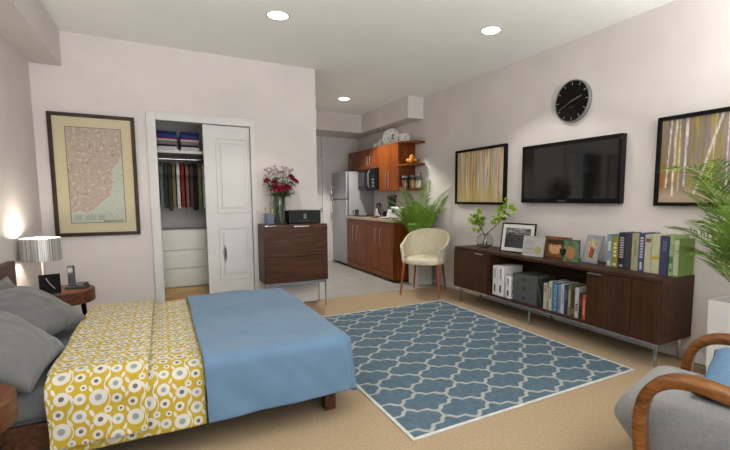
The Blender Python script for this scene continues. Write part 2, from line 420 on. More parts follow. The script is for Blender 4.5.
def drape(x0, x1, y0, y1, ztop, dn, df, dx, r, nu, nv, puff, seed, flare=.02, colfn=None, left_drop=0.0):
    """cloth over a box: hangs dn at y0, df at y1, dx at x1"""
    Lu0, Lu1 = x0 - left_drop, x1 + dx
    Lv0, Lv1 = y0 - dn, y1 + df
    def P(s, t):
        uu = Lu0 + (Lu1 - Lu0) * s; vv = Lv0 + (Lv1 - Lv0) * t
        du = uu - x1 if uu > x1 else (uu - x0 if uu < x0 else 0.0)
        dv = vv - y1 if vv > y1 else (vv - y0 if vv < y0 else 0.0)
        L = max(abs(du), abs(dv)); bx, by = min(max(uu, x0), x1), min(max(vv, y0), y1)
        w = fbm(uu * 2.0, vv * 2.0, seed, 2) * puff + fbm(uu * 6, vv * 6, seed + 5, 2) * puff * .15
        if L <= 0: 
            return V((bx, by, ztop + w))
        h = math.hypot(du, dv); ex, ey = du / h, dv / h
        q = r * PI / 2
        if L < q: off = r * math.sin(L / r); drop = r * (1 - math.cos(L / r))
        else: off = r + flare * (L - q) / .2; drop = r + (L - q)
        fold = .010 * fbm(uu * 5 + vv * 5, L * 1.2, seed + 9, 2) * min(1, L / .15)
        off += fold
        return V((bx + ex * off, by + ey * off, max(.03, ztop - drop + w * (1 - min(1, L / .2)) + .4 * w)))
    return grid(nu, nv, P, (lambda s, t: colfn(Lu0 + (Lu1 - Lu0) * s, Lv0 + (Lv1 - Lv0) * t)) if colfn else None)

# floral print drawn in the cloth's own coordinates (metres along the bed, metres across it)
YEL, CRM, GRY, DGR = (158, 136, 42), (180, 177, 167), (122, 130, 132), (88, 87, 86)
KS = 0.87
PU, PV = 0.158 * KS, 0.262 * KS
DISCS = [(0.040, 0.044, .039, .016, 0), (0.119, 0.026, .024, .010, 1), (0.116, 0.100, .031, .013, 0), (0.031, 0.126, .023, .010, 1), (0.045, 0.198, .031, .012, 1), (0.120, 0.182, .026, .010, 0), (0.079, 0.240, .017, .0065, 0), (0.135, 0.232, .015, .006, 1)]
LEAFS = [(0.076, 0.076, .008, .020, .5), (0.082, 0.140, .008, .021, -.5), (0.083, 0.196, .008, .019, .5), (0.004, 0.092, .008, .020, .6), (0.002, 0.166, .008, .020, -.6), (0.150, 0.064, .008, .019, .5), (0.153, 0.140, .008, .019, -.6), (0.010, .236, .008, .019, .5)]
m, nt, b = new_mat('floral_print')
uvn = nt.nodes.new('ShaderNodeUVMap'); uvn.uv_map = 'cloth'
sp = nt.nodes.new('ShaderNodeSeparateXYZ'); nt.links.new(uvn.outputs[0], sp.inputs[0])
cu_ = mth('DIVIDE', sp.outputs[0], PU); odd = mth('MODULO', mth('FLOOR', mth('ADD', cu_, 100.0)), 2.0)
pu_ = mth('MULTIPLY', mth('FRACT', mth('ADD', cu_, 100.0)), PU)
pv_ = mth('ADD', mth('DIVIDE', sp.outputs[1], PV), mth('MULTIPLY', odd, .5))
def wrapv(b_): return mth('MULTIPLY', mth('SUBTRACT', mth('FRACT', mth('ADD', mth('SUBTRACT', pv_, b_ / PV), 100.5)), .5), PV)
cream = gcen = dcen = None
def mx_(a_, b_): return b_ if a_ is None else mth('MAXIMUM', a_, b_)
for (a_, b_, ra, ri, dk) in DISCS:
    a_, b_, ra, ri = a_ * KS, b_ * KS, ra * KS, ri * KS
    x_ = mth('SUBTRACT', pu_, a_); y_ = wrapv(b_)
    dd = mth('SQRT', mth('ADD', mth('MULTIPLY', x_, x_), mth('MULTIPLY', y_, y_)))
    cream = mx_(cream, mth('LESS_THAN', dd, ra)); k_ = mth('LESS_THAN', dd, ri)
    if dk: dcen = mx_(dcen, k_)
    else: gcen = mx_(gcen, k_)
for (a_, b_, ra, rb_, ro) in LEAFS:
    a_, b_, ra, rb_ = a_ * KS, b_ * KS, ra * KS, rb_ * KS
    x_ = mth('SUBTRACT', pu_, a_); y_ = wrapv(b_); c_, s_ = math.cos(ro), math.sin(ro)
    xx = mth('MULTIPLY', mth('ADD', mth('MULTIPLY', x_, c_), mth('MULTIPLY', y_, s_)), 1 / ra)
    yy = mth('MULTIPLY', mth('SUBTRACT', mth('MULTIPLY', y_, c_), mth('MULTIPLY', x_, s_)), 1 / rb_)
    cream = mx_(cream, mth('LESS_THAN', mth('ADD', mth('MULTIPLY', xx, xx), mth('MULTIPLY', yy, yy)), 1.0))
st_ = mth('ADD', .078 * KS, mth('MULTIPLY', mth('SINE', mth('MULTIPLY', pv_, 4 * PI)), .010))
cream = mx_(cream, mth('LESS_THAN', mth('ABSOLUTE', mth('SUBTRACT', pu_, st_)), .0022))
def mixn(f_, a_, c):
    n = nt.nodes.new('ShaderNodeMix'); n.data_type = 'RGBA'; nt.links.new(f_, n.inputs[0])
    if isinstance(a_, tuple): n.inputs[6].default_value = lin(a_)
    else: nt.links.new(a_, n.inputs[6])
    n.inputs[7].default_value = lin(c); return n.outputs[2]
colr = mixn(cream, YEL, CRM); colr = mixn(gcen, colr, GRY); colr = mixn(dcen, colr, DGR)
nt.links.new(colr, b.inputs['Base Color']); b.inputs['Roughness'].default_value = .9; b.inputs['Specular IOR Level'].default_value = .15; b.inputs['Sheen Weight'].default_value = .1
M['floral'] = m
def add_uv(bm, nu, nv, u0, u1, v0, v1):
    bm.verts.index_update(); lay = bm.loops.layers.uv.new('cloth')
    for f in bm.faces:
        for l in f.loops:
            i, j = divmod(l.vert.index, nv + 1); l[lay].uv = (u0 + (u1 - u0) * i / nu, v0 + (v1 - v0) * j / nv)
    return bm

duvet = thing('floral_duvet', 'yellow duvet printed with cream and grey flower discs, folded back over the bed', 'duvet', (-.15, 2.95, .45))
bm = drape(-.44, .142, BY0 + .06, BY1 - .01, .428, .36, .25, 0, .13, 64, 200, .008, 3.1, .02)
o = obj('duvet_sheet', add_uv(bm, 64, 200, -.46, .142, 0, 2.0), M['floral'], duvet, smooth=180); solidify(o, .014)
bm = drape(-.425, -.105, BY0 + .04, BY1, .462, .355, .20, .022, .13, 46, 200, .012, 6.4, .03, left_drop=.035)
o = obj('folded_flap', add_uv(bm, 46, 200, -.44, -.04, .08, 2.05), M['floral'], duvet, smooth=180); solidify(o, .020)
bk = obj('folded_blanket', drape(.15, .835, BY0 - .03, BY1 - .01, .455, .335, .28, .36, .065, 90, 190, .013, 11.3, .022, left_drop=.012), M['blue'], None, smooth=180, origin=(.5, 2.95, .3))
tag(solidify(bk, .030), 'plain blue blanket draped over the foot of the bed beside the floral duvet', 'blanket')

def pillow_bm(w, d, th, n=30, seed=0):
    bm = BM()
    def side(sgn):
        def P(s, t):
            a_, b_ = s * 2 - 1, t * 2 - 1
            px = a_ * w / 2 * (1 - .07 * (1 - b_ * b_) * abs(a_) ** 3) ; py = b_ * d / 2 * (1 - .07 * (1 - a_ * a_) * abs(b_) ** 3)
            e = ((1 - a_ ** 2) * (1 - b_ ** 2)) ** .42 if abs(a_) < 1 and abs(b_) < 1 else 0.0
            z = sgn * th / 2 * e * (1 + .16 * fbm(a_ * 1.6, b_ * 1.6, seed + sgn))
            return V((px, py, z))
        return P
    grid(n, n, side(1), None, bm); grid(n, n, side(-1), None, bm)
    bmesh.ops.remove_doubles(bm, verts=bm.verts, dist=1e-5)
    return bm
def pillow(name, w, d, th, loc, rot, mat, label, cat, group, seed, floorz=(.408, -.88)):
    bm = pillow_bm(w, d, th, 30, seed)
    rm = rot.to_matrix().to_4x4(); bm.transform(Matrix.Translation(loc) @ rm)
    for v in bm.verts: v.co = V((max(v.co.x, floorz[1]), v.co.y, max(v.co.z, floorz[0])))   # flattened where it rests
    o = obj(name, bm, mat, None, smooth=180, origin=loc)
    tag(o, label, cat, group); return o
def basis(e1, e2):
    a_ = V(e1).normalized(); n_ = a_.cross(V(e2)).normalized(); b_ = n_.cross(a_)
    return Matrix((a_, b_, n_)).transposed().to_euler()
PG = 'grey bed pillows'
R_ = math.radians
pillow('bed_pillow', .56, .42, .19, (-.645, 2.42, .555), basis((.05, .99, .0), (-.78, .12, .60)), M['pillow'], 'grey bed pillow nearest the camera, lying at the near side of the bed', 'pillow', PG, 1)
pillow('bed_pillow', .52, .40, .18, (-.675, 2.97, .575), basis((.30, .95, .0), (-.80, .26, .52)), M['pillow'], 'grey bed pillow in the middle, between the nearest pillow and the lamp', 'pillow', PG, 2)
pillow('bed_pillow', .42, .32, .12, (-.815, 3.20, .575), basis((.06, 1, .0), (-.33, 0, .95)), M['pillow'], 'grey bed pillow standing against the headboard behind the other two', 'pillow', PG, 3)

# ------------------------------------------------------------------ nightstands
def nightstand(x, y, r, label, zt=.50):
    t = thing('round_nightstand', label, 'nightstand', (x, y, 0), group='round wooden nightstands')
    obj('drum_top', cyl(BM(), (x, y), r, zt - .10, zt, 56, .006), M['drum'], t, smooth=35)
    for k in range(3):
        a_ = R_(20 + 120 * k)
        obj('leg', tube(BM(), [(x + r * .75 * math.cos(a_), y + r * .75 * math.sin(a_), 0), (x + r * .62 * math.cos(a_), y + r * .62 * math.sin(a_), zt - .10)], [.012, .018], 10), M['blackmat'], t, smooth=40)
    return t
nightstand(-.712, 4.09, .215, 'round walnut nightstand in the far corner holding the lamp, clock and telephone')
nightstand(-.70, 1.945, .205, 'round walnut nightstand at the near side of the bed, partly out of frame')

LX, LY = -.795, 4.0
lamp = thing('table_lamp', 'lit table lamp with silver pleated drum shade on the far nightstand', 'lamp', (LX, LY, .50))
obj('base', lathe(BM(), [(0, 0), (.055, 0), (.055, .008), (.03, .018), (.012, .03), (0, .03)], (LX, LY, .5)), M['white'], lamp, smooth=40)
obj('pole', tube(BM(), [(LX, LY, .528), (LX, LY, .80)], .007, 10), M['whitewarm'], lamp, smooth=40)
bm = BM(); lathe(bm, [(.121, .0), (.121, .165), (.119, .165), (.119, .0), (.121, 0)], (0, 0, 0), 64)
sh = obj('lamp_shade', bm, M['shade'], lamp, world=False, smooth=40); sh.location = (0, 0, .248)
obj('bulb', lathe(BM(), [(0, .0), (.012, .0), (.014, .02), (.024, .05), (.02, .075), (0, .085)], (LX, LY, .80), 20), M['bulb'], lamp, smooth=60)
L = bpy.data.lights.new('bulb_light', 'POINT'); L.energy = 20; L.color = (1, .90, .76); L.shadow_soft_size = .03
o = bpy.data.objects.new('bulb_light', L); COL.objects.link(o); o.parent = lamp; o.location = (0, 0, .365)

# bedside clock: black square plate leaning back
ck = thing('desk_clock', 'square black clock standing in front of the lamp on the far nightstand', 'clock', (-.745, 3.925, .5), R_(14))
tl = Matrix.Rotation(R_(-8), 4, 'X')
obj('case', B(-.062, .062, -.012, .012, .002, .148, .003, mat=tl), M['blackmat'], ck, world=False)
for a_, l_ in ((25, .052), (205, .045)):
    bm = B(-.0016, .0016, -.0135, -.0125, 0, l_, 0, mat=tl @ Matrix.Translation((0, 0, .075)) @ Matrix.Rotation(R_(-a_ - (12 if a_ > 90 else 0)), 4, 'Y'))
    obj('clock_hand', bm, M['white'], ck, world=False)
obj('stand', B(-.02, .02, .01, .05, .0, .01, .002), M['blackgloss'], ck, world=False)

ph = thing('cordless_telephone', 'dark grey cordless telephone with cradle on the right of the far nightstand', 'telephone', (-.615, 4.10, .5), R_(-15))
bm = BM(); box(bm, -.065, .075, -.045, .045, 0, .022, .006); box(bm, .0, .072, -.04, .04, .02, .045, .008)
obj('cradle', bm, M['darkgrey'], ph, world=False)
hm = Matrix.Translation((-.03, 0, .02)) @ Matrix.Rotation(R_(-10), 4, 'X') @ Matrix.Rotation(R_(-5), 4, 'Y')
hs = obj('handset', B(-.024, .024, -.012, .014, 0, .16, .007, mat=hm), M['darkgrey'], ph, world=False)
obj('screen', B(-.017, .017, -.0135, -.011, .105, .14, .002, mat=hm), M['midgrey'], hs, world=False)
bm = BM()
for i in range(3):
    for j in range(4): box(bm, -.016 + i * .0115, -.007 + i * .0115, -.0135, -.011, .03 + j * .016, .04 + j * .016, .001, 1, mat=hm)
obj('keypad', bm, M['black'], hs, world=False)
obj('cradle_label', B(.02, .06, -.0415, -.039, .028, .038), M['midgrey'], ph, world=False)

# ------------------------------------------------------------------ framed map on the back wall
MX0, MX1, MZ0, MZ1 = -.84, -.186, .86, 1.963
mp_ = thing('framed_map', 'old city map in a cream mount and dark wood frame above the lamp', 'picture', ((MX0 + MX1) / 2, YB, MZ0))
fw = .032
bm = BM(); box(bm, MX0, MX0 + fw, YB - .028, YB - .001, MZ0, MZ1, .004); box(bm, MX1 - fw, MX1, YB - .028, YB - .001, MZ0, MZ1, .004)
box(bm, MX0 + fw, MX1 - fw, YB - .028, YB - .001, MZ0, MZ0 + fw, .004); box(bm, MX0 + fw, MX1 - fw, YB - .028, YB - .001, MZ1 - fw, MZ1, .004)
obj('frame', bm, M['mapframe'], mp_)
obj('mount', B(MX0 + fw, MX1 - fw, YB - .012, YB - .002, MZ0 + fw, MZ1 - fw), M['mat'], mp_)
LAND, SEA, INK = (168, 152, 138), (172, 178, 164), (126, 112, 102)
def map_col(s, t):   # s across, t up
    x, y = s * .424, t * .86
    cs = 1.1 if t > .76 else (.80 + (t - .55) * 1.1 if t > .55 else (.80 - (.55 - t) * .22 if t > .30 else .745 - (.30 - t) * 2.2))
    sea = s > cs + .03 * fbm(y * 11, 1.7) or t < .13 + .03 * fbm(x * 12, 3.3)
    if s < .012 or s > .988 or t < .008 or t > .992: return (104, 92, 84)
    if sea:
        if .025 < t < .095 and .06 < s < .62 and int(t * 860) % 9 < 4 and (s * 4) % 1 < .8: return (128, 132, 122)
        if .012 < t < .028 and .58 < s < .95 and int(s * 120) % 3: return (96, 92, 86)
        if fbm(x * 60, y * 60) > .55: return (140, 146, 136)
        return SEA
    a_ = .12; gx, gy = x * math.cos(a_) + y * math.sin(a_), -x * math.sin(a_) + y * math.cos(a_)
    if (gx % .045) < .003 or (gy % .052) < .003: return (154, 138, 125)
    f = fbm(x * 36, y * 36, 2.0)
    if f > .40: return (190, 176, 163)
    if f < -.62: return INK
    k = 1 + .07 * fbm(x * 120, y * 120)
    return tuple(min(255, c * k) for c in LAND)
px0, px1, pz0, pz1 = -.722, -.298, .978, 1.845
obj('map_print', grid(120, 240, lambda s, t: V((px0 + (px1 - px0) * s, YB - .0135, pz0 + (pz1 - pz0) * t)), map_col), M['print'], mp_)

# ------------------------------------------------------------------ closet contents
tag(obj('closet_shelf', B(-.415, 1.295, 5.0, 5.495, 1.672, 1.702, .002), M['white']), 'white shelf inside the closet above the hanging clothes', 'shelf')
tag(obj('closet_rod', tube(BM(), [(-.418, 5.2, 1.625), (1.298, 5.2, 1.625)], .012, 12), M['chrome'], smooth=40), 'chrome hanging rail under the closet shelf', 'rail')
FC = [('white', (188, 188, 190), .040), ('navy', (34, 30, 54), .018), ('grey brown', (120, 112, 104), .036), ('pale grey', (180, 178, 180), .020), ('crimson', (140, 34, 74), .014), ('blue', (48, 62, 116), .032), ('dark blue', (36, 44, 86), .030)]
for side, x0, x1 in (('left', -.008, .178), ('right', .208, .385)):
    z = 1.7025
    for nm, c, h in FC:
        key = 'cloth_' + nm
        if key not in M: M[key] = plain('folded_' + nm.replace(' ', '_'), c, .95, var=.08, nscale=60, spec=.1)
        jit = random.uniform(-.003, .003)
        tag(obj('folded_towel', B(x0 + jit, x1 + jit, 5.03, 5.33, z, z + h, min(.008, h * .45), 3), M[key], smooth=60),
            f'{nm} folded towel in the {side} stack on the closet shelf', 'towel', f'folded towels in the {side} stack')
        z += h + .0005
GC = [('charcoal', (52, 54, 56)), ('pale grey', (140, 142, 142)), ('black', (28, 28, 30)), ('tan', (116, 102, 80)), ('grey', (96, 98, 98)), ('dark green', (44, 54, 48)), ('dark brown', (58, 48, 42)), ('ochre', (106, 94, 62)), ('white', (176, 174, 170)), ('red', (112, 44, 40)), ('rust brown', (104, 76, 58)), ('plum', (64, 46, 54)), ('black', (28, 28, 30)), ('olive', (92, 96, 66)), ('cream', (164, 160, 146)), ('khaki', (104, 100, 76)), ('slate', (80, 86, 92))]
x = -.15
for i, (nm, c) in enumerate(GC):
    key = 'garment_' + nm
    if key not in M: M[key] = plain('garment_' + nm.replace(' ', '_'), c, .95, var=.12, nscale=40, spec=.1)
    nxt = GC[i - 1][0] if i else None
    th = random.uniform(.012, .017)
    lab = f'{nm} garment on a hanger in the closet' + (f', right of the {nxt} one' if nxt else ', the first from the left')
    t = thing('hanging_garment', lab, 'garment', (x, 5.2, 1.625), group='clothes on the closet rail')
    zb = random.uniform(1.07, 1.12)
    obj('hanger', tube(BM(), [(x, 5.2 + .018 * math.cos(q), 1.627 + .018 * math.sin(q)) for q in [R_(d_) for d_ in range(-60, 215, 25)]][::-1] + [(x, 5.2, 1.60), (x, 5.2, 1.585)], .002, 6), M['chrome'], t)
    bm = BM()
    pr = [(-.20, 1.53), (-.205, 1.45), (-.17, 1.40), (-.175, zb + .02), (-.17, zb), (.17, zb + .01), (.175, zb + .03), (.17, 1.40), (.205, 1.45), (.20, 1.53), (.05, 1.585), (-.05, 1.585)]
    f = bm.faces.new([bm.verts.new((x - th, 5.2 + a_, b_)) for a_, b_ in pr])
    ex = bmesh.ops.extrude_face_region(bm, geom=[f]); bmesh.ops.translate(bm, verts=[g for g in ex['geom'] if isinstance(g, bmesh.types.BMVert)], vec=(2 * th, 0, 0))
    obj('garment', bm, M[key], t)
    x += random.uniform(.036, .046)
cd = thing('closet_drawer_unit', 'low white drawer unit with three drawers on the closet floor', 'drawers', (.45, 5.3, 0))
obj('carcass', B(-.35, 1.25, 5.10, 5.49, .245, .87, .003), M['whitewarm'], cd)
obj('plinth', B(-.35, 1.25, 5.06, 5.49, 0, .245, .003), M['beech'], cd)
for z0, z1 in ((.655, .862), (.458, .65), (.262, .453)):
    obj('drawer', B(-.345, 1.245, 5.075, 5.101, z0, z1, .003), M['whitewarm'], cd)

# ------------------------------------------------------------------ walnut dresser
DX0, DX1, DY0, DY1 = .912, 1.602, 4.47, 4.785
ds = thing('small_dresser', 'walnut two drawer dresser on chrome legs beside the closet door', 'dresser', ((DX0 + DX1) / 2, 4.63, 0))
obj('carcass', B(DX0, DX1, DY0 + .02, DY1, .305, .93, .002), M['walnutD'], ds)
for z0, z1 in ((.59, .913), (.308, .584)):
    d_ = obj('drawer', B(DX0 + .004, DX1 - .004, DY0, DY0 + .021, z0, z1, .002), M['walnutD'], ds)
    xc = (DX0 + DX1) / 2 + .05
    if z0 > .5: obj('drawer_pull', B(xc - .085, xc + .085, DY0 - .01, DY0 + .002, z1 - .012, z1 + .004, .003), M['chrome'], d_)
    else: obj('drawer_pull', B(xc - .085, xc + .085, DY0 - .008, DY0 + .002, z1 - .012, z1 + .002, .003), M['walnut'], d_)
obj('chrome_strip', B(DX0 + .01, DX0 + .13, DY0 - .003, DY0 + .01, .914, .924, .002), M['chrome'], ds)
bm = BM()
for y in (DY0 + .03, DY1 - .05): box(bm, DX0 + .04, DX1 - .012, y, y + .02, .272, .305, .003)
for xx in (DX0 + .04, DX1 - .032): box(bm, xx, xx + .02, DY0 + .05, DY1 - .05, .272, .305, .003)
obj('base_frame', bm, M['chrome'], ds)
for xx in (DX0 + .045, DX1 - .03):
    for y in (DY0 + .032, DY1 - .048): obj('leg', B(xx, xx + .016, y, y + .016, 0, .285, .003), M['chrome'], ds)

# vase with flowers
VX, VY, VZ = 1.118, 4.64, .931
vs = thing('flower_vase', 'tall clear glass cylinder vase of flowers on the small dresser', 'vase', (VX, VY, VZ))
bm = lathe(BM(), [(0, 0), (.068, 0), (.070, .004), (.070, .285), (.066, .285), (.065, .012), (0, .012)], (VX, VY, VZ), 40)
obj('vase_glass', bm, M['vaseglass'], vs, smooth=40)
def petal_head(bm, c, r, n=46, seed=0, axis=V((0, 0, 1)), flat=.6):
    rnd = random.Random(seed)
    q = axis.to_track_quat('Z', 'Y')
    for i in range(n):
        a_ = rnd.uniform(0, 2 * PI); el = rnd.uniform(.05, 1.35)
        d_ = V((math.cos(a_) * math.cos(el), math.sin(a_) * math.cos(el), math.sin(el) * flat)); d_ = q @ d_
        s_ = d_.cross(V((.3, .2, 1))).normalized() * r * .42; tip = c + d_ * r * rnd.uniform(.8, 1.1)
        w_ = bm.verts.new(c + d_ * r * .1), bm.verts.new(c + d_ * r * .6 + s_), bm.verts.new(tip + s_ * .4 + d_.cross(s_) * .3), bm.verts.new(tip - s_ * .4), bm.verts.new(c + d_ * r * .6 - s_)
        bm.faces.new(w_)
    bmesh.ops.create_icosphere(bm, subdivisions=1, radius=r * .35, matrix=Matrix.Translation(c))
    return bm
def flower(kind, head, r, lab, group, seed):
    base = V((VX + (head[0] - VX) * .08 + random.uniform(-.012, .012), VY + random.uniform(-.02, .02), VZ + .02)); head = V(head)
    neck = V((VX + (head.x - VX) * .35, VY + (head.y - VY) * .35, VZ + .275))
    t = thing('cut_flower', lab, 'flower', tuple(base), group=group)
    pts = [base, base.lerp(neck, .5), neck, neck.lerp(head, .5) + V((0, 0, .01)), head]
    obj('stem', tube(BM(), pts, .0032, 6), M['stem'], t, smooth=60)
    ax = (head - neck).normalized() + V((0, -.5, .2)); ax.normalize()
    if kind == 'c':
        obj('blossom', petal_head(BM(), head, r * 1.25, 80, seed, ax, .8), M['crimson'], t)
    else:
        bm = BM(); rnd = random.Random(seed)
        for k in range(8):
            o_ = V((rnd.uniform(-.03, .03), rnd.uniform(-.03, .03), rnd.uniform(-.045, .02)))
            tube(bm, [neck.lerp(head, .75), head + o_], .0012, 4); petal_head(bm, head + o_, .019, 14, seed + k, V((0, 0, 1)), 1)
        obj('blossom', bm, M['palepetal'], t)
    # narrow leaves
    bm = BM(); rnd = random.Random(seed + 50)
    for k in range(16):
        p = neck.lerp(head, rnd.uniform(.0, .8)); a_ = rnd.uniform(0, 2 * PI); d_ = V((math.cos(a_), math.sin(a_) * .7, rnd.uniform(-.1, .7))).normalized(); l_ = rnd.uniform(.06, .12)
        s_ = d_.cross(V((0, 0, 1))).normalized() * .015
        A_ = bm.verts.new(p); B_ = bm.verts.new(p + d_ * l_ * .5 + s_ + V((0, 0, .01))); C_ = bm.verts.new(p + d_ * l_ - V((0, 0, .015))); D_ = bm.verts.new(p + d_ * l_ * .5 - s_ + V((0, 0, .01)))
        bm.faces.new((A_, B_, C_, D_))
    obj('leaf', bm, M['stem'], t)
CL = 'crimson carnation in the glass vase on the dresser'
for i, (dx, dy, z, r) in enumerate(((-.125, -.02, 1.385, .032), (-.055, -.05, 1.37, .032), (-.035, -.07, 1.305, .045), (.02, -.06, 1.30, .042), (.075, -.05, 1.32, .036), (.13, -.02, 1.43, .034), (.165, .0, 1.40, .03), (.185, -.02, 1.385, .028))):
    flower('c', (VX + dx, VY + dy, z), r, CL, 'crimson carnations in the vase', i)
for i, (dx, dy, z) in enumerate(((-.11, .02, 1.50), (-.05, .0, 1.52), (.0, .03, 1.50), (.045, -.02, 1.46), (.07, .03, 1.53), (.13, .02, 1.50), (-.14, -.02, 1.44), (-.1, -.05, 1.29), (.13, -.04, 1.30))):
    flower('p', (VX + dx, VY + dy, z), .02, 'pale small flowered sprig in the glass vase on the dresser', 'pale sprigs in the vase', 100 + i)

CX, CY = 1.0, 4.60
cup = thing('pencil_cup', 'grey blue ceramic cup of pencils left of the vase on the dresser', 'cup', (CX, CY, .931))
obj('cup_body', lathe(BM(), [(0, 0), (.050, 0), (.054, .006), (.054, .105), (.058, .11), (.058, .118), (.050, .118), (.049, .01), (0, .01)], (CX, CY, .931), 36), M['ceramicblue'], cup, smooth=40)
for i in range(6):
    a_ = 2 * PI * i / 6 + .3; dx, dy = .036 * math.cos(a_), .036 * math.sin(a_)
    p0 = V((CX + dx * .5, CY + dy * .5, .943)); p1 = V((CX + dx * 1.15, CY + dy * 1.15, 1.088 + .006 * (i % 3)))
    t = thing('pencil', 'pale bamboo pencil standing in the grey blue cup on the dresser', 'pencil', tuple(p0), group='pencils in the cup')
    obj('shaft', tube(BM(), [p0, p1], .0055, 8), M['pencil'], t, smooth=40)
    obj('tip', tube(BM(), [p1, p1 + (p1 - p0).normalized() * .012], [.0055, .002], 8), M['twig'], t)

sp_ = thing('speaker_dock', 'black music speaker dock on the right of the small dresser', 'speaker', (1.375, 4.62, .931))
obj('cabinet', B(1.195, 1.552, 4.55, 4.69, .934, 1.078, .008, 3), M['black'], sp_)
obj('base_plate', B(1.205, 1.542, 4.555, 4.685, .931, .936), M['blackgloss'], sp_)
obj('emblem', B(1.357, 1.388, 4.545, 4.552, .985, 1.04, .004), M['midgrey'], sp_)
obj('control_strip', B(1.31, 1.43, 4.546, 4.552, .958, .968, .002), M['darkgrey'], sp_)

# ------------------------------------------------------------------ kitchen
fr = thing('refrigerator', 'tall silver refrigerator with freezer compartment at the end of the kitchen', 'refrigerator', (3.1, 7.3, 0))
FX, FY0, FY1, FZ = 2.85, 6.985, 7.66, 1.68
obj('body', B(FX + .06, 3.395, FY0, FY1, .03, FZ, .006), M['fridge_side'], fr)
obj('plinth', B(FX + .09, 3.38, FY0 + .02, FY1 - .02, 0, .03), M['black'], fr)
for nm, z0, z1 in (('fridge_door', .045, 1.19), ('freezer_door', 1.20, FZ)):
    d_ = obj(nm, B(FX, FX + .058, FY0, FY1, z0, z1, .012, 3), M['steel'], fr, smooth=40)
    hz = (z1 - .40, z1 - .04) if nm == 'fridge_door' else (z0 + .03, z0 + .22)
    obj('handle', tube(BM(), [(FX + .002, FY1 - .06, hz[0]), (FX - .04, FY1 - .06, hz[0] + .03), (FX - .04, FY1 - .06, hz[1] - .03), (FX + .002, FY1 - .06, hz[1])], .011, 8), M['chrome'], d_, smooth=40)

def wall_cabinet(name, y0, y1, z0, z1, label, ndoors, handles, x0=3.1, bot=True):
    t = thing(name, label, 'cabinet', ((x0 + XR) / 2, (y0 + y1) / 2, z0), group='cherry kitchen wall cabinets')
    obj('carcass', B(x0 + .02, XR - .002, y0, y1, z0, z1, .002), M['cherry'], t)
    w = (y1 - y0) / ndoors
    for k in range(ndoors):
        d_ = obj('door', B(x0, x0 + .02, y0 + k * w + .002, y0 + (k + 1) * w - .002, z0 + .002, z1 - .002, .003), M['cherry'], t)
        hy = handles[k]; l0, l1 = z0 + .04, min(z1 - .06, z0 + .30)
        if z1 - z0 < .5: l0, l1 = z0 + .05, z0 + .20
        obj('handle', tube(BM(), [(x0 + .002, hy, l0), (x0 - .025, hy, l0 + .01), (x0 - .025, hy, l1 - .01), (x0 + .002, hy, l1)], .005, 8), M['satin'], d_, smooth=40)
    return t
wall_cabinet('wall_cabinet', 6.885, 7.45, 1.705, 2.04, 'short cherry wall cabinet with one door above the refrigerator', 1, [7.3])
wall_cabinet('wall_cabinet', 6.192, 6.883, 1.705, 2.04, 'short cherry wall cabinet with two doors above the microwave', 2, [6.49, 6.59])
wall_cabinet('wall_cabinet', 5.557, 6.19, 1.325, 2.04, 'tall cherry wall cabinet with two doors right of the microwave', 2, [5.83, 5.92])
es = thing('corner_shelf_unit', 'open cherry end shelves on the wall right of the tall wall cabinet', 'shelf', (3.3, 5.42, 1.325), group=None)
for z0 in (1.325, 1.685, 2.01):
    bm = BM(); pr = [(3.105, 5.555), (3.4 - .003, 5.555), (3.4 - .003, 5.285), (3.30, 5.285), (3.16, 5.42)]
    f = bm.faces.new([bm.verts.new((a_, b_, z0)) for a_, b_ in pr])
    ex = bmesh.ops.extrude_face_region(bm, geom=[f]); bmesh.ops.translate(bm, verts=[g for g in ex['geom'] if isinstance(g, bmesh.types.BMVert)], vec=(0, 0, .03))
    obj('shelf_board', bm, M['cherryH'], es)

mw = thing('microwave_oven', 'black microwave oven under the wall cabinets beside the refrigerator', 'microwave', (3.2, 6.54, 1.352))
obj('body', B(3.06, XR - .004, 6.20, 6.875, 1.352, 1.70, .004), M['black'], mw)
obj('door', B(3.035, 3.06, 6.37, 6.875, 1.356, 1.696, .004), M['blackgloss'], mw)
obj('door_window', B(3.031, 3.036, 6.48, 6.82, 1.42, 1.64, .002), M['screen'], mw)
obj('handle', tube(BM(), [(3.036, 6.40, 1.38), (3.005, 6.40, 1.42), (3.005, 6.40, 1.63), (3.036, 6.40, 1.67)], .010, 8), M['midgrey'], mw, smooth=40)
obj('control_panel', B(3.035, 3.06, 6.205, 6.365, 1.356, 1.696, .004), M['black'], mw)
for k in range(3): obj('control_button', B(3.029, 3.036, 6.24, 6.31, 1.40 + k * .05, 1.425 + k * .05, .002), M['midgrey'], mw)

kb = thing('base_cabinet', 'cherry kitchen base cabinet with four doors under the stone counter', 'cabinet', (3.1, 6.1, 0))
KX, KY0, KY1 = 2.85, 5.235, 6.965
obj('carcass', B(KX + .02, XR - .014, KY0, KY1, .035, .865, .002), M['cherry'], kb)
obj('plinth', B(KX + .05, XR - .02, KY0 + .02, KY1, 0, .035), M['black'], kb)
for y0, y1, hy in ((5.25, 5.70, 5.62), (5.704, 6.15, 5.78), (6.154, 6.56, 6.47), (6.564, 6.96, 6.64)):
    d_ = obj('door', B(KX, KX + .02, y0, y1, .12, .862, .003), M['cherry'], kb)
    obj('handle', tube(BM(), [(KX + .002, hy, .50), (KX - .028, hy, .515), (KX - .028, hy, .745), (KX + .002, hy, .76)], .005, 8), M['satin'], d_, smooth=40)
obj('kick_board', B(KX + .002, KX + .02, KY0 + .005, KY1, .037, .116, .002), M['cherryH'], kb)
tag(obj('worktop', B(KX - .02, XR - .004, KY0 - .015, KY1 + .01, .866, .905, .004), M['counter']), 'speckled stone worktop on the cherry base cabinet', 'countertop')

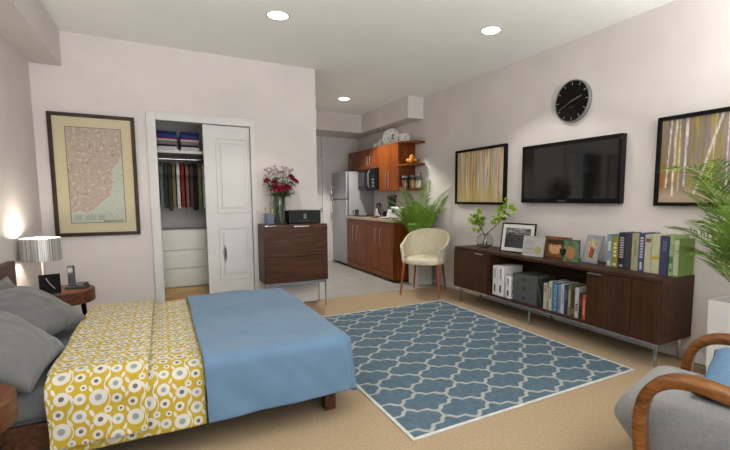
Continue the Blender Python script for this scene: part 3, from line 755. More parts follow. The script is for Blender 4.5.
hob = thing('electric_hob', 'black glass hob with one small pan support, next to the refrigerator', 'hob', (3.08, 6.70, .905))
hob['label'] = 'flat black glass hob on the worktop beside the refrigerator'
obj('glass_top', B(2.87, 3.36, 6.42, 6.93, .9055, .915, .003), M['blackgloss'], hob)
for xx, yy in ((2.99, 6.56), (3.23, 6.56), (2.99, 6.80), (3.23, 6.80)):
    obj('burner_ring', lathe(BM(), [(.07, .9152), (.08, .9152), (.08, .9165), (.07, .9165), (.07, .9152)], (xx, yy, 0), 28), M['darkgrey'], hob)
mo = thing('moka_pot', 'tiny dark stovetop coffee pot on the hob by the refrigerator', 'coffee pot', (2.97, 6.79, .9166))
obj('pot_body', lathe(BM(), [(0, 0), (.042, 0), (.030, .05), (.038, .09), (.012, .10), (0, .11)], (2.97, 6.79, .9166), 10), M['darkgrey'], mo)
obj('handle', tube(BM(), [(2.94, 6.79, 1.0), (2.90, 6.79, .99), (2.905, 6.79, .945)], .007, 8), M['black'], mo)
kt = thing('electric_kettle', 'silver kettle with black handle on the worktop under the wall cabinets', 'kettle', (3.16, 6.32, .905))
kx, ky = 3.16, 6.32
obj('kettle_body', lathe(BM(), [(0, .012), (.085, .012), (.088, .03), (.055, .20), (.03, .225), (0, .23)], (kx, ky, .905), 30), M['chrome'], kt, smooth=50)
obj('base', cyl(BM(), (kx, ky), .09, .905, .917, 30), M['black'], kt, smooth=40)
obj('handle', tube(BM(), [(kx - .03, ky - .03, 1.125), (kx - .07, ky - .075, 1.12), (kx - .075, ky - .125, 1.05), (kx - .05, ky - .115, .97), (kx - .03, ky - .07, .955)], .014, 10), M['black'], kt, smooth=50)
obj('spout', tube(BM(), [(kx + .02, ky + .06, 1.04), (kx + .03, ky + .11, 1.10)], [.025, .012], 10), M['chrome'], kt, smooth=50)
tag(obj('wooden_box', B(2.90, 2.98, 5.93, 6.10, .9055, .932, .003), M['bent']), 'small brown wooden box at the front edge of the worktop', 'box')
bl = thing('blender', 'kitchen blender with smoked jug and white base between kettle and toaster', 'blender', (3.12, 5.80, .905))
bx_, by_ = 3.14, 5.82
obj('motor_base', lathe(BM(), [(0, 0), (.085, 0), (.09, .02), (.065, .13), (0, .135)], (bx_, by_, .9055), 24), M['white'], bl, smooth=40)
obj('jug', lathe(BM(), [(.055, .136), (.075, .33), (.071, .33), (.05, .142), (0, .142), (0, .136), (.055, .136)], (bx_, by_, .9055), 24), M['greyglass'], bl, smooth=40)
obj('lid', lathe(BM(), [(0, .33), (.078, .33), (.076, .352), (.03, .356), (.028, .37), (0, .37)], (bx_, by_, .9055), 24), M['darkgrey'], bl, smooth=40)
cb = thing('soup_plate', 'white plate lying on the worktop in front of the blender', 'plate', (2.99, 5.80, .905))
obj('plate_body', lathe(BM(), [(0, 0), (.05, 0), (.09, .016), (.088, .02), (.05, .006), (0, .006)], (2.96, 5.72, .9055), 28), M['white'], cb, smooth=40)
mg = thing('black_mug', 'black mug between the kettle and the blender on the worktop', 'mug', (3.18, 6.08, .905))
obj('mug_body', lathe(BM(), [(0, 0), (.045, 0), (.052, .01), (.055, .10), (.05, .10), (.046, .01), (0, .008)], (3.18, 6.08, .9055), 24), M['black'], mg, smooth=40)
obj('handle', tube(BM(), [(3.13, 6.06, .985), (3.10, 6.045, .98), (3.10, 6.045, .935), (3.134, 6.06, .93)], .007, 8), M['black'], mg, smooth=40)
tz = thing('toaster', 'white toaster with dark display at the right end of the worktop', 'toaster', (3.08, 5.42, .905))
obj('body', B(3.0, 3.16, 5.29, 5.62, .915, 1.085, .015, 3), M['white'], tz, smooth=50)
obj('display', B(2.996, 3.001, 5.47, 5.565, 1.0, 1.05, .001), M['darkgrey'], tz)
for y in (5.32, 5.57): obj('foot', B(3.02, 3.14, y, y + .02, .905, .917), M['black'], tz)
for xx in (3.045, 3.095): obj('slot', B(xx, xx + .02, 5.34, 5.57, 1.083, 1.0862), M['black'], tz)

# plates displayed on the cabinets
def show_plate(y, r, z, label, seed, x=3.26):
    t = thing('display_plate', label, 'plate', (x, y, z), group='patterned plates on top of the wall cabinets')
    tl = Matrix.Translation((x, y, z)) @ Matrix.Rotation(R_(42), 4, 'Z') @ Matrix.Rotation(R_(14), 4, 'Y') @ Matrix.Translation((0, 0, r)) @ Matrix.Rotation(R_(-90), 4, 'Y')
    bm = BM(); lay = bm.verts.layers.float_color.new('pattern'); n = 40; rings = []
    prof = [(0.0, 0.0)] + [(k / 14, .16 * max(0, k / 14 - .6) ) for k in range(1, 15)]
    prev = None
    for fr_, h in prof:
        ring = [bm.verts.new(tl @ V((fr_ * r * math.cos(2 * PI * k / n), fr_ * r * math.sin(2 * PI * k / n), h * r * 1.5))) for k in range(n)] if fr_ > 0 else [bm.verts.new(tl @ V((0, 0, 0)))]
        for k, v in enumerate(ring):
            a_ = 2 * PI * k / n; c = (226, 224, 220)
            if .62 < fr_ < .92 and math.sin(a_ * 8 + seed) * math.sin(fr_ * 30) > .55: c = (120, 112, 114)
            elif fr_ < .55 and fbm(math.cos(a_) * fr_ * 3.4 + seed * 3, math.sin(a_) * fr_ * 3.4) > .24: c = (104, 94, 94)
            v[lay] = lin(c)
        if prev is not None:
            for k in range(n):
                if len(prev) == 1: bm.faces.new((prev[0], ring[k], ring[(k + 1) % n]))
                else: bm.faces.new((prev[k], prev[(k + 1) % n], ring[(k + 1) % n], ring[k]))
        prev = ring
    o = obj('plate_body', bm, M['plate'], t, smooth=180); solidify(o, .006)
    obj('plate_stand', B(x - .015, x + .07, y - .02, y + .02, z - .0, z + .012, .003), M['twig'], t)
PZ = 2.0405
show_plate(6.60, .058, PZ, 'smallest patterned plate on the wall cabinets, farthest left', 1)
show_plate(6.39, .078, PZ, 'small patterned plate just left of the big one on the cabinets', 2)
show_plate(6.09, .145, PZ, 'biggest patterned plate standing on the wall cabinets', 3)
show_plate(5.81, .085, PZ, 'patterned plate just right of the big one on the cabinets', 4)
show_plate(5.63, .075, PZ, 'patterned plate farthest right, by the end of the cabinets', 5)

# fruit bowl and jars on the end shelves
bw = thing('fruit_bowl', 'shallow glass bowl of oranges on the middle end shelf', 'bowl', (3.27, 5.42, 1.7155))
obj('bowl_glass', lathe(BM(), [(0, 0), (.05, 0), (.10, .035), (.118, .06), (.115, .061), (.095, .038), (.048, .005), (0, .005)], (3.265, 5.425, 1.7155), 32), M['glass'], bw, smooth=50)
for i, (dx, dy, dz) in enumerate(((-.045, .035, .042), (.03, .045, .042), (-.04, -.04, .042), (.035, -.035, .042), (-.005, .0, .098))):
    c = (3.265 + dx, 5.425 + dy, 1.7155 + dz)
    lab = 'orange on top of the pile in the fruit bowl' if i == 4 else 'orange in the bottom layer of the fruit bowl on the end shelf'
    t = thing('orange', lab, 'orange', c, group='oranges in the bowl')
    bm = BM(); bmesh.ops.create_uvsphere(bm, u_segments=20, v_segments=14, radius=.0365, matrix=Matrix.Translation(c)); obj('peel', bm, M['orange'], t, smooth=180)
    bm = BM(); bmesh.ops.create_icosphere(bm, subdivisions=1, radius=.005, matrix=Matrix.Translation((c[0], c[1], c[2] + .036))); obj('stalk', bm, M['stem'], t)
def jar(y, x, r, h, fill, label, lid, fillh):
    z = 1.3555
    t = thing('storage_jar', label, 'jar', (x, y, z), group='glass jars on the lowest end shelf')
    obj('jar_glass', lathe(BM(), [(0, 0), (r, 0), (r, h * .85), (r * .8, h), (r * .76, h), (r * .94, h * .84), (r * .94, .006), (0, .006)], (x, y, z), 28), M['glass'], t, smooth=45)
    obj('contents', lathe(BM(), [(0, .008), (r * .9, .008), (r * .9, fillh), (0, fillh)], (x, y, z), 24), fill, t, smooth=45)
    obj('lid', lathe(BM(), [(0, h), (r * .86, h), (r * .86, h + .03), (0, h + .032)] if lid != 'ball' else [(r * .5, h), (r * .5, h + .012), (r * .62, h + .03), (r * .5, h + .055), (0, h + .06)], (x, y, z), 28), M['glass'] if lid == 'ball' else M['midgrey'], t, smooth=45)
jar(5.51, 3.19, .05, .155, M['redjar'], 'glass jar of red preserve, leftmost on the lowest end shelf', 'flat', .12)
jar(5.475, 3.30, .052, .165, M['yellowjar'], 'glass jar of yellow pasta in the middle of the lowest end shelf', 'flat', .12)
jar(5.345, 3.335, .056, .175, M['palejar'], 'tall glass jar with ball stopper, rightmost on the lowest end shelf', 'ball', .11)

# ------------------------------------------------------------------ palms
def frond(bm, base, direc, length, droop, nleaf, lmax, wid, seed, up0=.9):
    rnd = random.Random(seed); d_ = V((math.cos(direc), math.sin(direc), 0)); pts = []
    ang = up0; p = V(base); n = 22; st = length / n
    for i in range(n + 1):
        pts.append(p.copy()); p = p + (d_ * math.cos(ang) + V((0, 0, 1)) * math.sin(ang)) * st; ang -= droop / n * (0.4 + 1.2 * i / n)
    tube(bm, pts, [.006 * (1 - .8 * i / n) + .0012 for i in range(n + 1)], 5)
    for k in range(nleaf):
        f = .22 + .78 * k / (nleaf - 1); fi = f * n; i = min(int(fi), n - 1); q = pts[i].lerp(pts[i + 1], fi - i)
        t = (pts[i + 1] - pts[i]).normalized(); s_ = t.cross(V((0, 0, 1))).normalized(); upv = s_.cross(t)
        L_ = lmax * (math.sin(PI * min(1, .12 + f * .86)) ** .7) * rnd.uniform(.9, 1.08)
        for sg in (-1, 1):
            ld = (s_ * sg * .8 + t * (.55 + .5 * f) + upv * .25 + V((rnd.uniform(-.08, .08), rnd.uniform(-.08, .08), rnd.uniform(-.08, .08)))).normalized()
            wv = ld.cross(upv).normalized() * wid * .5
            m1 = q + ld * L_ * .45 - V((0, 0, L_ * .04)); e_ = q + ld * L_ - V((0, 0, L_ * .28))
            v0 = bm.verts.new(q); v1 = bm.verts.new(m1 + wv); v2 = bm.verts.new(e_); v3 = bm.verts.new(m1 - wv); vm = bm.verts.new(m1 - upv * wid * .18)
            bm.faces.new((v0, v1, vm)); bm.faces.new((v1, v2, vm)); bm.faces.new((v2, v3, vm)); bm.faces.new((v3, v0, vm))
    return bm
def clampv(bm, fn):
    for v in bm.verts: v.co = fn(v.co)
    return bm
def palm(label, x, y, w, hpot, fronds, mat, lmax, wid, potmat, taper=.85, seed=0, catx='plant', nl=30, keep=lambda c: c):
    t = thing('potted_palm', label, catx, (x, y, 0))
    bm = BM(); a_ = w / 2; b2 = a_ * taper
    prof = [(b2, 0.0), (a_, hpot), (a_ - .02, hpot), (a_ - .025, hpot - .06)]
    rings = [[bm.verts.new((x + sx_ * r, y + sy_ * r, z)) for sx_, sy_ in ((-1, -1), (1, -1), (1, 1), (-1, 1))] for r, z in prof]
    bm.faces.new(rings[0][::-1])
    for A_, C_ in zip(rings, rings[1:]):
        for k in range(4): bm.faces.new((A_[k], A_[(k + 1) % 4], C_[(k + 1) % 4], C_[k]))
    bm.faces.new(rings[-1])
    obj('planter', bm, potmat, t)
    obj('soil', grid(6, 6, lambda s, q: V((x + (s - .5) * (w - .055), y + (q - .5) * (w - .055), hpot - .045 + .012 * fbm(s * 5, q * 5)))), M['soil'], t, smooth=180)
    for i, (dr_, ln, dp, u0) in enumerate(fronds):
        obj('frond', clampv(frond(BM(), (x + .03 * math.cos(dr_), y + .03 * math.sin(dr_), hpot - .045), dr_, ln, dp, nl, lmax, wid, seed + i, u0), keep), mat, t)
kf = []
rnd = random.Random(5)
for i in range(20):
    a_ = 2.0 + 2 * PI * i / 20 + rnd.uniform(-.15, .15)
    ln = rnd.uniform(.70, .95); u0 = rnd.uniform(1.25, 1.5); dp = rnd.uniform(.8, 1.7)
    if math.cos(a_) > .1: ln *= .75; u0 = max(u0, 1.42); dp *= .6
    kf.append((a_, ln, dp, u0))
kf += [(4.4, 1.10, .9, 1.50), (5.2, 1.05, 1.0, 1.46), (5.6, 1.0, 1.2, 1.42), (3.6, 1.05, 1.0, 1.45), (2.9, .95, 1.2, 1.42), (4.0, .95, 1.3, 1.40)]
palm('bushy green palm in a square white planter behind the cream chair', 3.185, 5.06, .25, .50, kf, M['palm'], .20, .013, M['white'], .95, 10, nl=42,
     keep=lambda c: V((min(c.x, XR - .008 - .02 * max(0, min(1, c.z - 1))), min(max(c.y, 4.90 if c.z < .86 else 0), 5.215) if c.z < 1.12 else min(c.y, 5.28), max(c.z, .05))))
rf = [(2.9, .95, .9, 1.42), (3.6, 1.0, .8, 1.42), (2.2, .85, .8, 1.42), (4.4, .98, .8, 1.40), (3.2, 1.12, 1.3, 1.50), (2.6, .72, 1.3, 1.32), (3.9, .72, 1.3, 1.30), (1.9, 1.0, .6, 1.48), (4.9, .95, .7, 1.40), (3.0, 1.30, 1.9, 1.54), (4.0, 1.15, .8, 1.46), (3.4, .85, 1.1, 1.36), (2.75, .6, 1.5, 1.25), (3.05, .8, 1.5, 1.40)]
palm('large green palm in a tall white planter behind the grey armchair', 3.23, 1.24, .30, .55, rf, M['palm2'], .33, .013, M['white'], .9, 60, nl=26,
     keep=lambda c: V((min(c.x, XR - .05 if c.z > 1.1 else XR - .008), c.y, max(c.z, .05))))

# ------------------------------------------------------------------ cream armchair
ang = math.atan2(-.66, -.75)     # facing
cc = thing('tub_chair', 'cream quilted tub chair on tapered wooden legs beside the kitchen palm', 'chair', (2.92, 4.53, 0), ang)
# local: +x = front
def local_leg(bx, by, tx, ty, zt):
    return tube(BM(), [(bx, by, 0), (tx, ty, zt)], [.011, .019], 10)
for bx, by, tx, ty in ((.235, .25, .19, .215), (.235, -.25, .19, -.215), (-.235, .22, -.18, .18), (-.235, -.22, -.18, -.18)):
    obj('leg', local_leg(bx, by, tx, ty, .40), M['legwood'], cc, world=False, smooth=50)
def seat_pt(s, t):
    return None
bm = BM()
n = 48
def seat_out(a_, k=1.0):
    c_, s_ = math.cos(a_), math.sin(a_)
    return (.255 * k * (abs(c_) ** .75) * (1 if c_ > 0 else -1), .262 * k * (abs(s_) ** .75) * (1 if s_ > 0 else -1))
rings = []
for k, z in ((0.01, .385), (.80, .385), (.97, .395), (1.0, .425), (.97, .452), (.85, .468), (.5, .476), (.01, .478)):
    rings.append([bm.verts.new((*seat_out(2 * PI * i / n, k), z)) for i in range(n)])
for A_, C_ in zip(rings, rings[1:]):
    for i in range(n): bm.faces.new((A_[i], A_[(i + 1) % n], C_[(i + 1) % n], C_[i]))
bm.faces.new(rings[0][::-1]); bm.faces.new(rings[-1])
obj('seat', bm, M['cream'], cc, world=False, smooth=60)
def shell(s, t):   # s around from front-left arm over the back to front-right arm, t up
    a_ = R_(50) + s * R_(260)
    c_, s_ = math.cos(a_), math.sin(a_)
    back = max(0.0, -c_)
    top = .645 + .165 * (back ** .8) - .06 * max(0, c_) * 1.4
    z = .40 + (top - .40) * t
    out = 1.0 + .10 * t + .06 * back * t
    x_, y_ = seat_out(a_, out)
    q = .006 * (math.cos(s * 110 + t * 22) + math.cos(s * 110 - t * 22)) * (1 if .08 < t < .92 else 0)
    return V((x_ * (1 + q * 1.5), y_ * (1 + q * 1.5), z))
o = obj('backrest', grid(120, 26, shell), M['cream'], cc, world=False, smooth=180); solidify(o, .030, 0)
o.modifiers.new('soften', 'BEVEL').width = .008

# ------------------------------------------------------------------ television, clock, paintings (right wall)
TY0, TY1, TZ0, TZ1 = 2.205, 3.312, 1.160, 1.740
tv = thing('wall_television', 'large black flat television on the right wall above the sideboard', 'television', (XR, (TY0 + TY1) / 2, TZ0))
obj('housing', B(XR - .055, XR - .002, TY0, TY1, TZ0, TZ1, .006), M['black'], tv)
bz = .035; bm = BM()
for a_ in ((TY0, TY1, TZ0, TZ0 + .045), (TY0, TY1, TZ1 - bz, TZ1), (TY0, TY0 + bz, TZ0 + .045, TZ1 - bz), (TY1 - bz, TY1, TZ0 + .045, TZ1 - bz)):
    box(bm, XR - .062, XR - .054, a_[0], a_[1], a_[2], a_[3], .002)
obj('bezel', bm, M['blackgloss'], tv)
obj('screen', B(XR - .058, XR - .054, TY0 + bz, TY1 - bz, TZ0 + .045, TZ1 - bz), M['screen'], tv)
bm = text_mesh('Panasonic', .022); bm.transform(Matrix.Translation((XR - .0627, 2.795, TZ0 + .022)) @ Matrix.Rotation(R_(-90), 4, 'Z') @ Matrix.Rotation(R_(90), 4, 'X'))
obj('brand_lettering', bm, M['midgrey'], tv)

KC = (XR, 2.74, 2.098); KR = .19
wc = thing('wall_clock', 'round black wall clock with grey rim above the television', 'clock', KC)
wm = Matrix.Translation(KC) @ Matrix.Rotation(R_(-90), 4, 'Y')
obj('clock_case', lathe(BM(), [(0, .002), (KR, .002), (KR, .04), (KR - .008, .045), (KR - .010, .034), (0, .034)], n=64, mat=wm), M['midgrey'], wc, smooth=35)
obj('clock_face', lathe(BM(), [(0, .034), (KR - .011, .034), (KR - .011, .037), (0, .037)], n=64, mat=wm), M['blackmat'], wc)
def on_clock(a_deg, r0, r1, w, h0, h1):   # clockwise from 12 as seen from the room (left of picture = +y)
    a_ = R_(a_deg); f = Matrix(((0, 0, -1, 0), (-1, 0, 0, 0), (0, 1, 0, 0), (0, 0, 0, 1)))
    mtx = Matrix.Translation(KC) @ f @ Matrix.Rotation(-a_, 4, 'Z')
    return box(BM(), -w / 2, w / 2, r0, r1, h0, h1, 0, mat=mtx)
for k in range(12): obj('hour_mark', on_clock(30 * k, .145, .172, .005, .037, .039), M['steel'], wc)
obj('hour_hand', on_clock(72, -.03, .11, .006, .040, .042), M['midgrey'], wc)
obj('minute_hand', on_clock(245, -.03, .15, .004, .043, .045), M['midgrey'], wc)
obj('dial_mark', on_clock(180, .05, .058, .05, .037, .0385), M['darkgrey'], wc)

def painting(y0, y1, z0, z1, label, colfn, seed):
    t = thing('birch_painting', label, 'painting', (XR, (y0 + y1) / 2, z0), group=None)
    w = .028; bm = BM()
    for a_ in ((y0, y1, z0, z0 + w), (y0, y1, z1 - w, z1), (y0, y0 + w, z0 + w, z1 - w), (y1 - w, y1, z0 + w, z1 - w)):
        box(bm, XR - .045, XR - .002, a_[0], a_[1], a_[2], a_[3], .002)
    obj('frame', bm, M['blackmat'], t)
    obj('canvas', grid(170, 110, lambda s, q: V((XR - .025, y1 - w - (y1 - y0 - 2 * w) * s, z0 + w + (z1 - z0 - 2 * w) * q)), colfn), M['canvas'], t)
def mixc(a_, b_, f): return tuple(a_[i] + (b_[i] - a_[i]) * max(0, min(1, f)) for i in range(3))
PAL = [(190, 128, 62), (212, 198, 160), (150, 150, 150), (190, 162, 100), (202, 208, 208), (138, 134, 128), (208, 154, 94), (222, 216, 200), (160, 146, 92)]
def left_col(s, t):
    k = fbm(s * 15, t * .25, 4.4, 2) * 1.0 + fbm(s * 40, t * .5, 9.1, 1) * .35
    f = (k + .5) * 8.5; i = int(max(0, min(7, math.floor(f)))); c = mixc(PAL[i], PAL[i + 1], f - i)
    c = mixc(c, (198, 180, 96), max(0, .45 - t) * .9 + .1 * max(0, fbm(s * 8, t * 3, 2.2)))
    if t > .25 and fbm(s * 60, t * .3, 7.7, 1) > .46: c = mixc(c, (228, 222, 206), .75)
    return c
TR_ = [(.055, .03, .014), (.11, .015, .018), (.205, .005, .020), (.30, .20, .020), (.60, .01, .018), (.70, .05, .022), (.80, .13, .022), (.52, -.01, .010), (.16, -.01, .008), (.90, .06, .018), (.41, .02, .007), (.96, -.02, .012)]
def right_col(s, t):
    k = fbm(s * 9, t * .7, 14.4, 4) * .8
    c = mixc((126, 114, 72), (118, 106, 112), k + .65); c = mixc(c, (170, 148, 60), fbm(s * 18, t * 1.2, 5.5, 3) * 1.2)
    c = mixc(c, (140, 124, 132), max(0, fbm(s * 24, t * .6, 3.3, 2)) * 1.1)
    c = mixc(c, (160, 92, 50), max(0, .30 - abs(t - .28)) * max(0, .16 - s) * 14)
    if t < .20: c = mixc(c, (168, 148, 130), min(1, (.20 - t) * 9 + .2 * fbm(s * 30, t * 60)))
    for b_, sl, w_ in TR_:
        xx = b_ + sl * (t - .15)
        if t > .13 + .06 * math.sin(b_ * 40) and abs(s - xx) < w_ * .5: c = mixc((214, 206, 198), (164, 152, 150), .5 + fbm(s * 50, t * 14, 1.1)); break
    return c
painting(3.585, 4.50, 1.134, 1.811, 'framed abstract birch wood painting left of the television', left_col, 1)
painting(1.03, 1.94, 1.147, 1.815, 'framed birch trunk painting right of the television above the books', right_col, 2)

# ------------------------------------------------------------------ low sideboard
SX0, SX1, SY0, SY1, SZ0, SZ1 = 2.985, 3.388, 1.625, 3.99, .185, .65
sb = thing('low_sideboard', 'long low walnut sideboard on chrome legs along the right wall', 'sideboard', (3.18, 2.8, 0))
bm = BM()
box(bm, SX0, SX1, SY0, SY1, SZ1 - .028, SZ1, .002); box(bm, SX0, SX1, SY0, SY1, SZ0, SZ0 + .022, .002)
box(bm, SX0, SX1, SY0, SY0 + .022, SZ0 + .022, SZ1 - .028); box(bm, SX0, SX1, SY1 - .022, SY1, SZ0 + .022, SZ1 - .028)
for y in (2.20, 3.385): box(bm, SX0 + .002, SX1 - .012, y, y + .02, SZ0 + .022, SZ1 - .028)
box(bm, SX1 - .012, SX1, SY0 + .022, SY1 - .022, SZ0 + .022, SZ1 - .028)
obj('carcass', bm, M['walnutH'], sb)
d_ = obj('door', B(SX0 - .012, SX0 + .004, 3.40, SY1 - .004, SZ0 + .004, SZ1 - .032, .002), M['walnut'], sb)
obj('door_pull', B(SX0 - .022, SX0 - .008, 3.47, 3.60, SZ1 - .046, SZ1 - .036, .002), M['chrome'], d_)
for i, (y0, y1) in enumerate(((SY0 + .004, 1.832), (1.836, 2.024), (2.028, 2.212))):
    d_ = obj('door', B(SX0 - .012, SX0 + .004, y0, y1, SZ0 + .004, SZ1 - .032, .002), M['walnut'], sb)
    if i == 2: obj('door_pull', B(SX0 - .022, SX0 - .008, 2.075, 2.20, SZ1 - .046, SZ1 - .036, .002), M['chrome'], d_)
bm = BM(); box(bm, SX0 + .0, SX0 + .022, SY0 + .01, SY1 - .01, SZ0 - .014, SZ0, .003); box(bm, SX1 - .06, SX1 - .04, SY0 + .01, SY1 - .01, SZ0 - .014, SZ0, .003)
for y in (SY0 + .04, 2.85, SY1 - .08): box(bm, SX0 + .022, SX1 - .06, y, y + .02, SZ0 - .014, SZ0, .003)
obj('base_frame', bm, M['chrome'], sb)
for y in (SY0 + .035, 2.845, SY1 - .075):
    for xx in (SX0 + .04, SX1 - .06): obj('leg', B(xx, xx + .022, y, y + .022, 0, SZ0 - .014, .003), M['chrome'], sb)

# things on the sideboard
def book_mats(nm, c):
    key = 'book_' + nm
    if key not in M: M[key] = plain('book_cover_' + nm.replace(' ', '_'), tuple(q * .86 for q in c), .55, var=.05, nscale=30)
    return M[key]
def book(y0, y1, zb, h, depth, nm, c, label, group, x0=3.17, tilt=0.0, marks=None, markcol=None, cat='book'):
    """spine faces -x"""
    yc = (y0 + y1) / 2; w = y1 - y0
    t = thing('book', label, cat, (x0 + depth / 2, yc, zb), 0, group)
    if tilt: t.rotation_euler = (tilt, 0, 0)
    m_ = book_mats(nm, c); hw = w / 2; hd = depth / 2; cv = min(.003, w * .2)
    bm = BM(); box(bm, -hd, hd, -hw, -hw + cv, 0, h); box(bm, -hd, hd, hw - cv, hw, 0, h); box(bm, -hd, -hd + cv, -hw + cv, hw - cv, 0, h)
    obj('cover', bm, m_, t, world=False)
    obj('pages', B(-hd + cv, hd - .004, -hw + cv, hw - cv, .003, h - .005), M['paper'], t, world=False)
    if marks:
        mm = book_mats('mark ' + '_'.join(str(int(q)) for q in markcol), markcol)
        for f0, f1, wf in marks: obj('spine_mark' if f1 - f0 < .16 else 'spine_title', B(-hd - .0008, -hd + .0002, -w * wf / 2, w * wf / 2, h * f0, h * f1), mm, t, world=False)
    return t
TB = 'upright books on top of the sideboard'
z = SZ1 + .0005
def ticks(f0, f1, n, w): return [(f0 + (f1 - f0) * i / n, f0 + (f1 - f0) * (i + .62) / n, w) for i in range(n)]
tops = [
 (2.185, 2.142, .262, 'pale blue', (124, 152, 170), 'pale blue spined book, leftmost of the row on the sideboard top, by the tilted frame', [(.05, .2, .6), (.5, .8, .5)], (220, 220, 200)),
 (2.140, 2.090, .250, 'olive yellow', (150, 140, 36), 'olive yellow book on the sideboard top beside the pale blue one', ticks(.35, .85, 4, .5) + [(.06, .14, .6)], (222, 218, 180)),
 (2.086, 2.032, .285, 'navy black', (34, 34, 54), 'navy black book with tall pale lettering beside the olive yellow one', ticks(.3, .9, 9, .6) + [(.05, .11, .5)], (176, 176, 190)),
 (2.030, 1.980, .282, 'charcoal', (52, 58, 56), 'charcoal book with a purple top band beside the navy black one', [(.88, .99, 1.0)], (70, 40, 92)),
 (1.977, 1.925, .284, 'pale olive', (172, 168, 132), 'pale olive beige book between the charcoal and royal blue books', [(.4, .85, .25)], (140, 130, 100)),
 (1.921, 1.880, .292, 'royal blue', (54, 70, 124), 'royal blue book with white spine lettering on the sideboard top', ticks(.35, .92, 8, .55) + [(.05, .25, .4)], (206, 210, 216)),
 (1.876, 1.826, .285, 'cream', (196, 194, 162), 'cream book with a brown square near its top on the sideboard', [(.80, .90, .7)], (122, 84, 70)),
 (1.822, 1.766, .290, 'light cream', (204, 204, 166), 'cream book with a yellow band round its spine', [(.36, .44, 1.0)], (206, 180, 40)),
 (1.762, 1.704, .282, 'indigo', (64, 62, 102), 'thick indigo book between the yellow banded and green ones', ticks(.62, .9, 5, .5), (120, 120, 160)),
 (1.698, 1.672, .292, 'green white', (158, 186, 130), 'thin pale green book right of the thick indigo one', [(.3, .48, .9), (.1, .18, .6)], (60, 140, 60)),
 (1.669, 1.632, .268, 'leaf green', (116, 144, 66), 'leaf green book at the right end of the sideboard top', [(.03, .97, .9)], (196, 200, 176)),
]
for y1, y0, h, nm, c, lab, mk, mc in tops:
    book(y0, y1, z, h, .20, nm, c, lab, TB, 3.175, 0, mk, mc)

def frame_stand(name, p0, p1, h, tilt, fw_, fmat, label, colfn, matw=0.0, group='photo frames on the sideboard', fd=.016, glasscol=None, nz=40):
    """p0 left-bottom, p1 right-bottom as seen from the room; leans back by tilt"""
    p0, p1 = V((p0[0], p0[1], z)), V((p1[0], p1[1], z)); w = (p1 - p0).length
    rz = math.atan2(p1.y - p0.y, p1.x - p0.x)
    t = thing(name, label, 'photo frame', tuple(p0), rz, group)
    tm = Matrix.Rotation(-tilt, 4, 'X')
    bm = BM(); lift = .001
    for a_ in ((0, w, 0, fw_), (0, w, h - fw_, h), (0, fw_, fw_, h - fw_), (w - fw_, w, fw_, h - fw_)):
        box(bm, a_[0], a_[1], 0, fd, a_[2] + lift, a_[3] + lift, .0015, 1, mat=tm)
    obj('frame', bm, fmat, t, world=False)
    if matw: obj('mount', B(fw_, w - fw_, .006, .010, fw_, h - fw_, mat=tm), M['white'], t, world=False)
    a_ = fw_ + matw
    obj('photo', grid(nz, nz, lambda s, q: tm @ V((a_ + (w - 2 * a_) * s, .0045, a_ + (h - 2 * a_) * q)), colfn), M['print'], t, world=False)
    obj('back_board', B(fw_ * .5, w - fw_ * .5, .011, fd - .001, fw_ * .5, h - fw_ * .5, mat=tm), M['darkgrey'], t, world=False)
    hh = h * .6; top = tm @ V((w / 2, fd, hh)); 
    bm = tube(BM(), [top, V((w / 2, top.y + .06, .004))], .005, 6); obj('easel_leg', bm, M['black'], t, world=False)
    return t
def ph_land(s, t):
    k = 60 + 70 * (t > .62) * (.6 + fbm(s * 4, t * 9)) + 24 * fbm(s * 8, t * 16, 3.3)
    if t < .5: k = 46 + 40 * s * (1 - t) + 12 * fbm(s * 20, t * 20)
    if .60 < t < .66: k = 40
    return (k, k, k + 2)
def ph_note(s, t):
    c = (158, 156, 152)
    if s < .55 and int(t * 26) % 3 == 0 and .1 < t < .9: c = (126, 124, 121)
    if math.hypot((s - .75) / .2, (t - .3) / .22) < 1: c = (142, 138, 92)
    return c
def ph_face(s, t):
    c = mixc((126, 86, 48), (84, 56, 34), t + .3 * fbm(s * 3, t * 3))
    e = math.hypot((s - .40) / .30, (t - .46) / .46)
    c = mixc(c, (196, 152, 108), (1.15 - e) * 4)
    h = math.hypot((s - .40) / .40, (t - .90) / .26)
    c = mixc(c, (66, 42, 28), (1.1 - h) * 4); c = mixc(c, (60, 40, 28), (s - .66) * 8)
    for x_ in (.30, .50): c = mixc(c, (96, 64, 44), (1 - math.hypot((s - x_) / .07, (t - .56) / .05)) * 1.2)
    return mixc(c, (160, 96, 78), (1 - math.hypot((s - .40) / .10, (t - .27) / .04)) * 1.0)
def ph_couple(s, t):
    c = mixc((186, 178, 150), (150, 140, 112), fbm(s * 4, t * 4) + .5)
    if abs(s - .42) < .13 and .05 < t < .62: c = (150, 70, 54)
    if abs(s - .65) < .12 and .05 < t < .55: c = (96, 74, 62)
    if math.hypot((s - .42) / .1, (t - .7) / .1) < 1 or math.hypot((s - .65) / .1, (t - .64) / .1) < 1: c = (214, 166, 132)
    return c
def ph_green(s, t):
    c = mixc((60, 84, 56), (96, 116, 88), fbm(s * 4, t * 4) + .4)
    c = mixc(c, (150, 100, 62), (1.1 - math.hypot((s - .45) / .3, (t - .42) / .32)) * 4)
    return c
M['frame_silver'] = plain('pewter_frame', (150, 158, 166), .35, metal=.4, var=.05)
M['frame_brown'] = wood('tan_frame_wood', (92, 58, 36), (118, 78, 50), (136, 94, 62), (30, 30, 30), .45)
M['frame_white'] = plain('pale_frame', (160, 160, 158), .4, var=.03)
frame_stand('photo_frame', (3.12, 3.385), (3.19, 2.99), .305, R_(9), .012, M['blackmat'], 'large black photo frame with white mount and grey landscape, nearest the leafy vase', ph_land, .038)
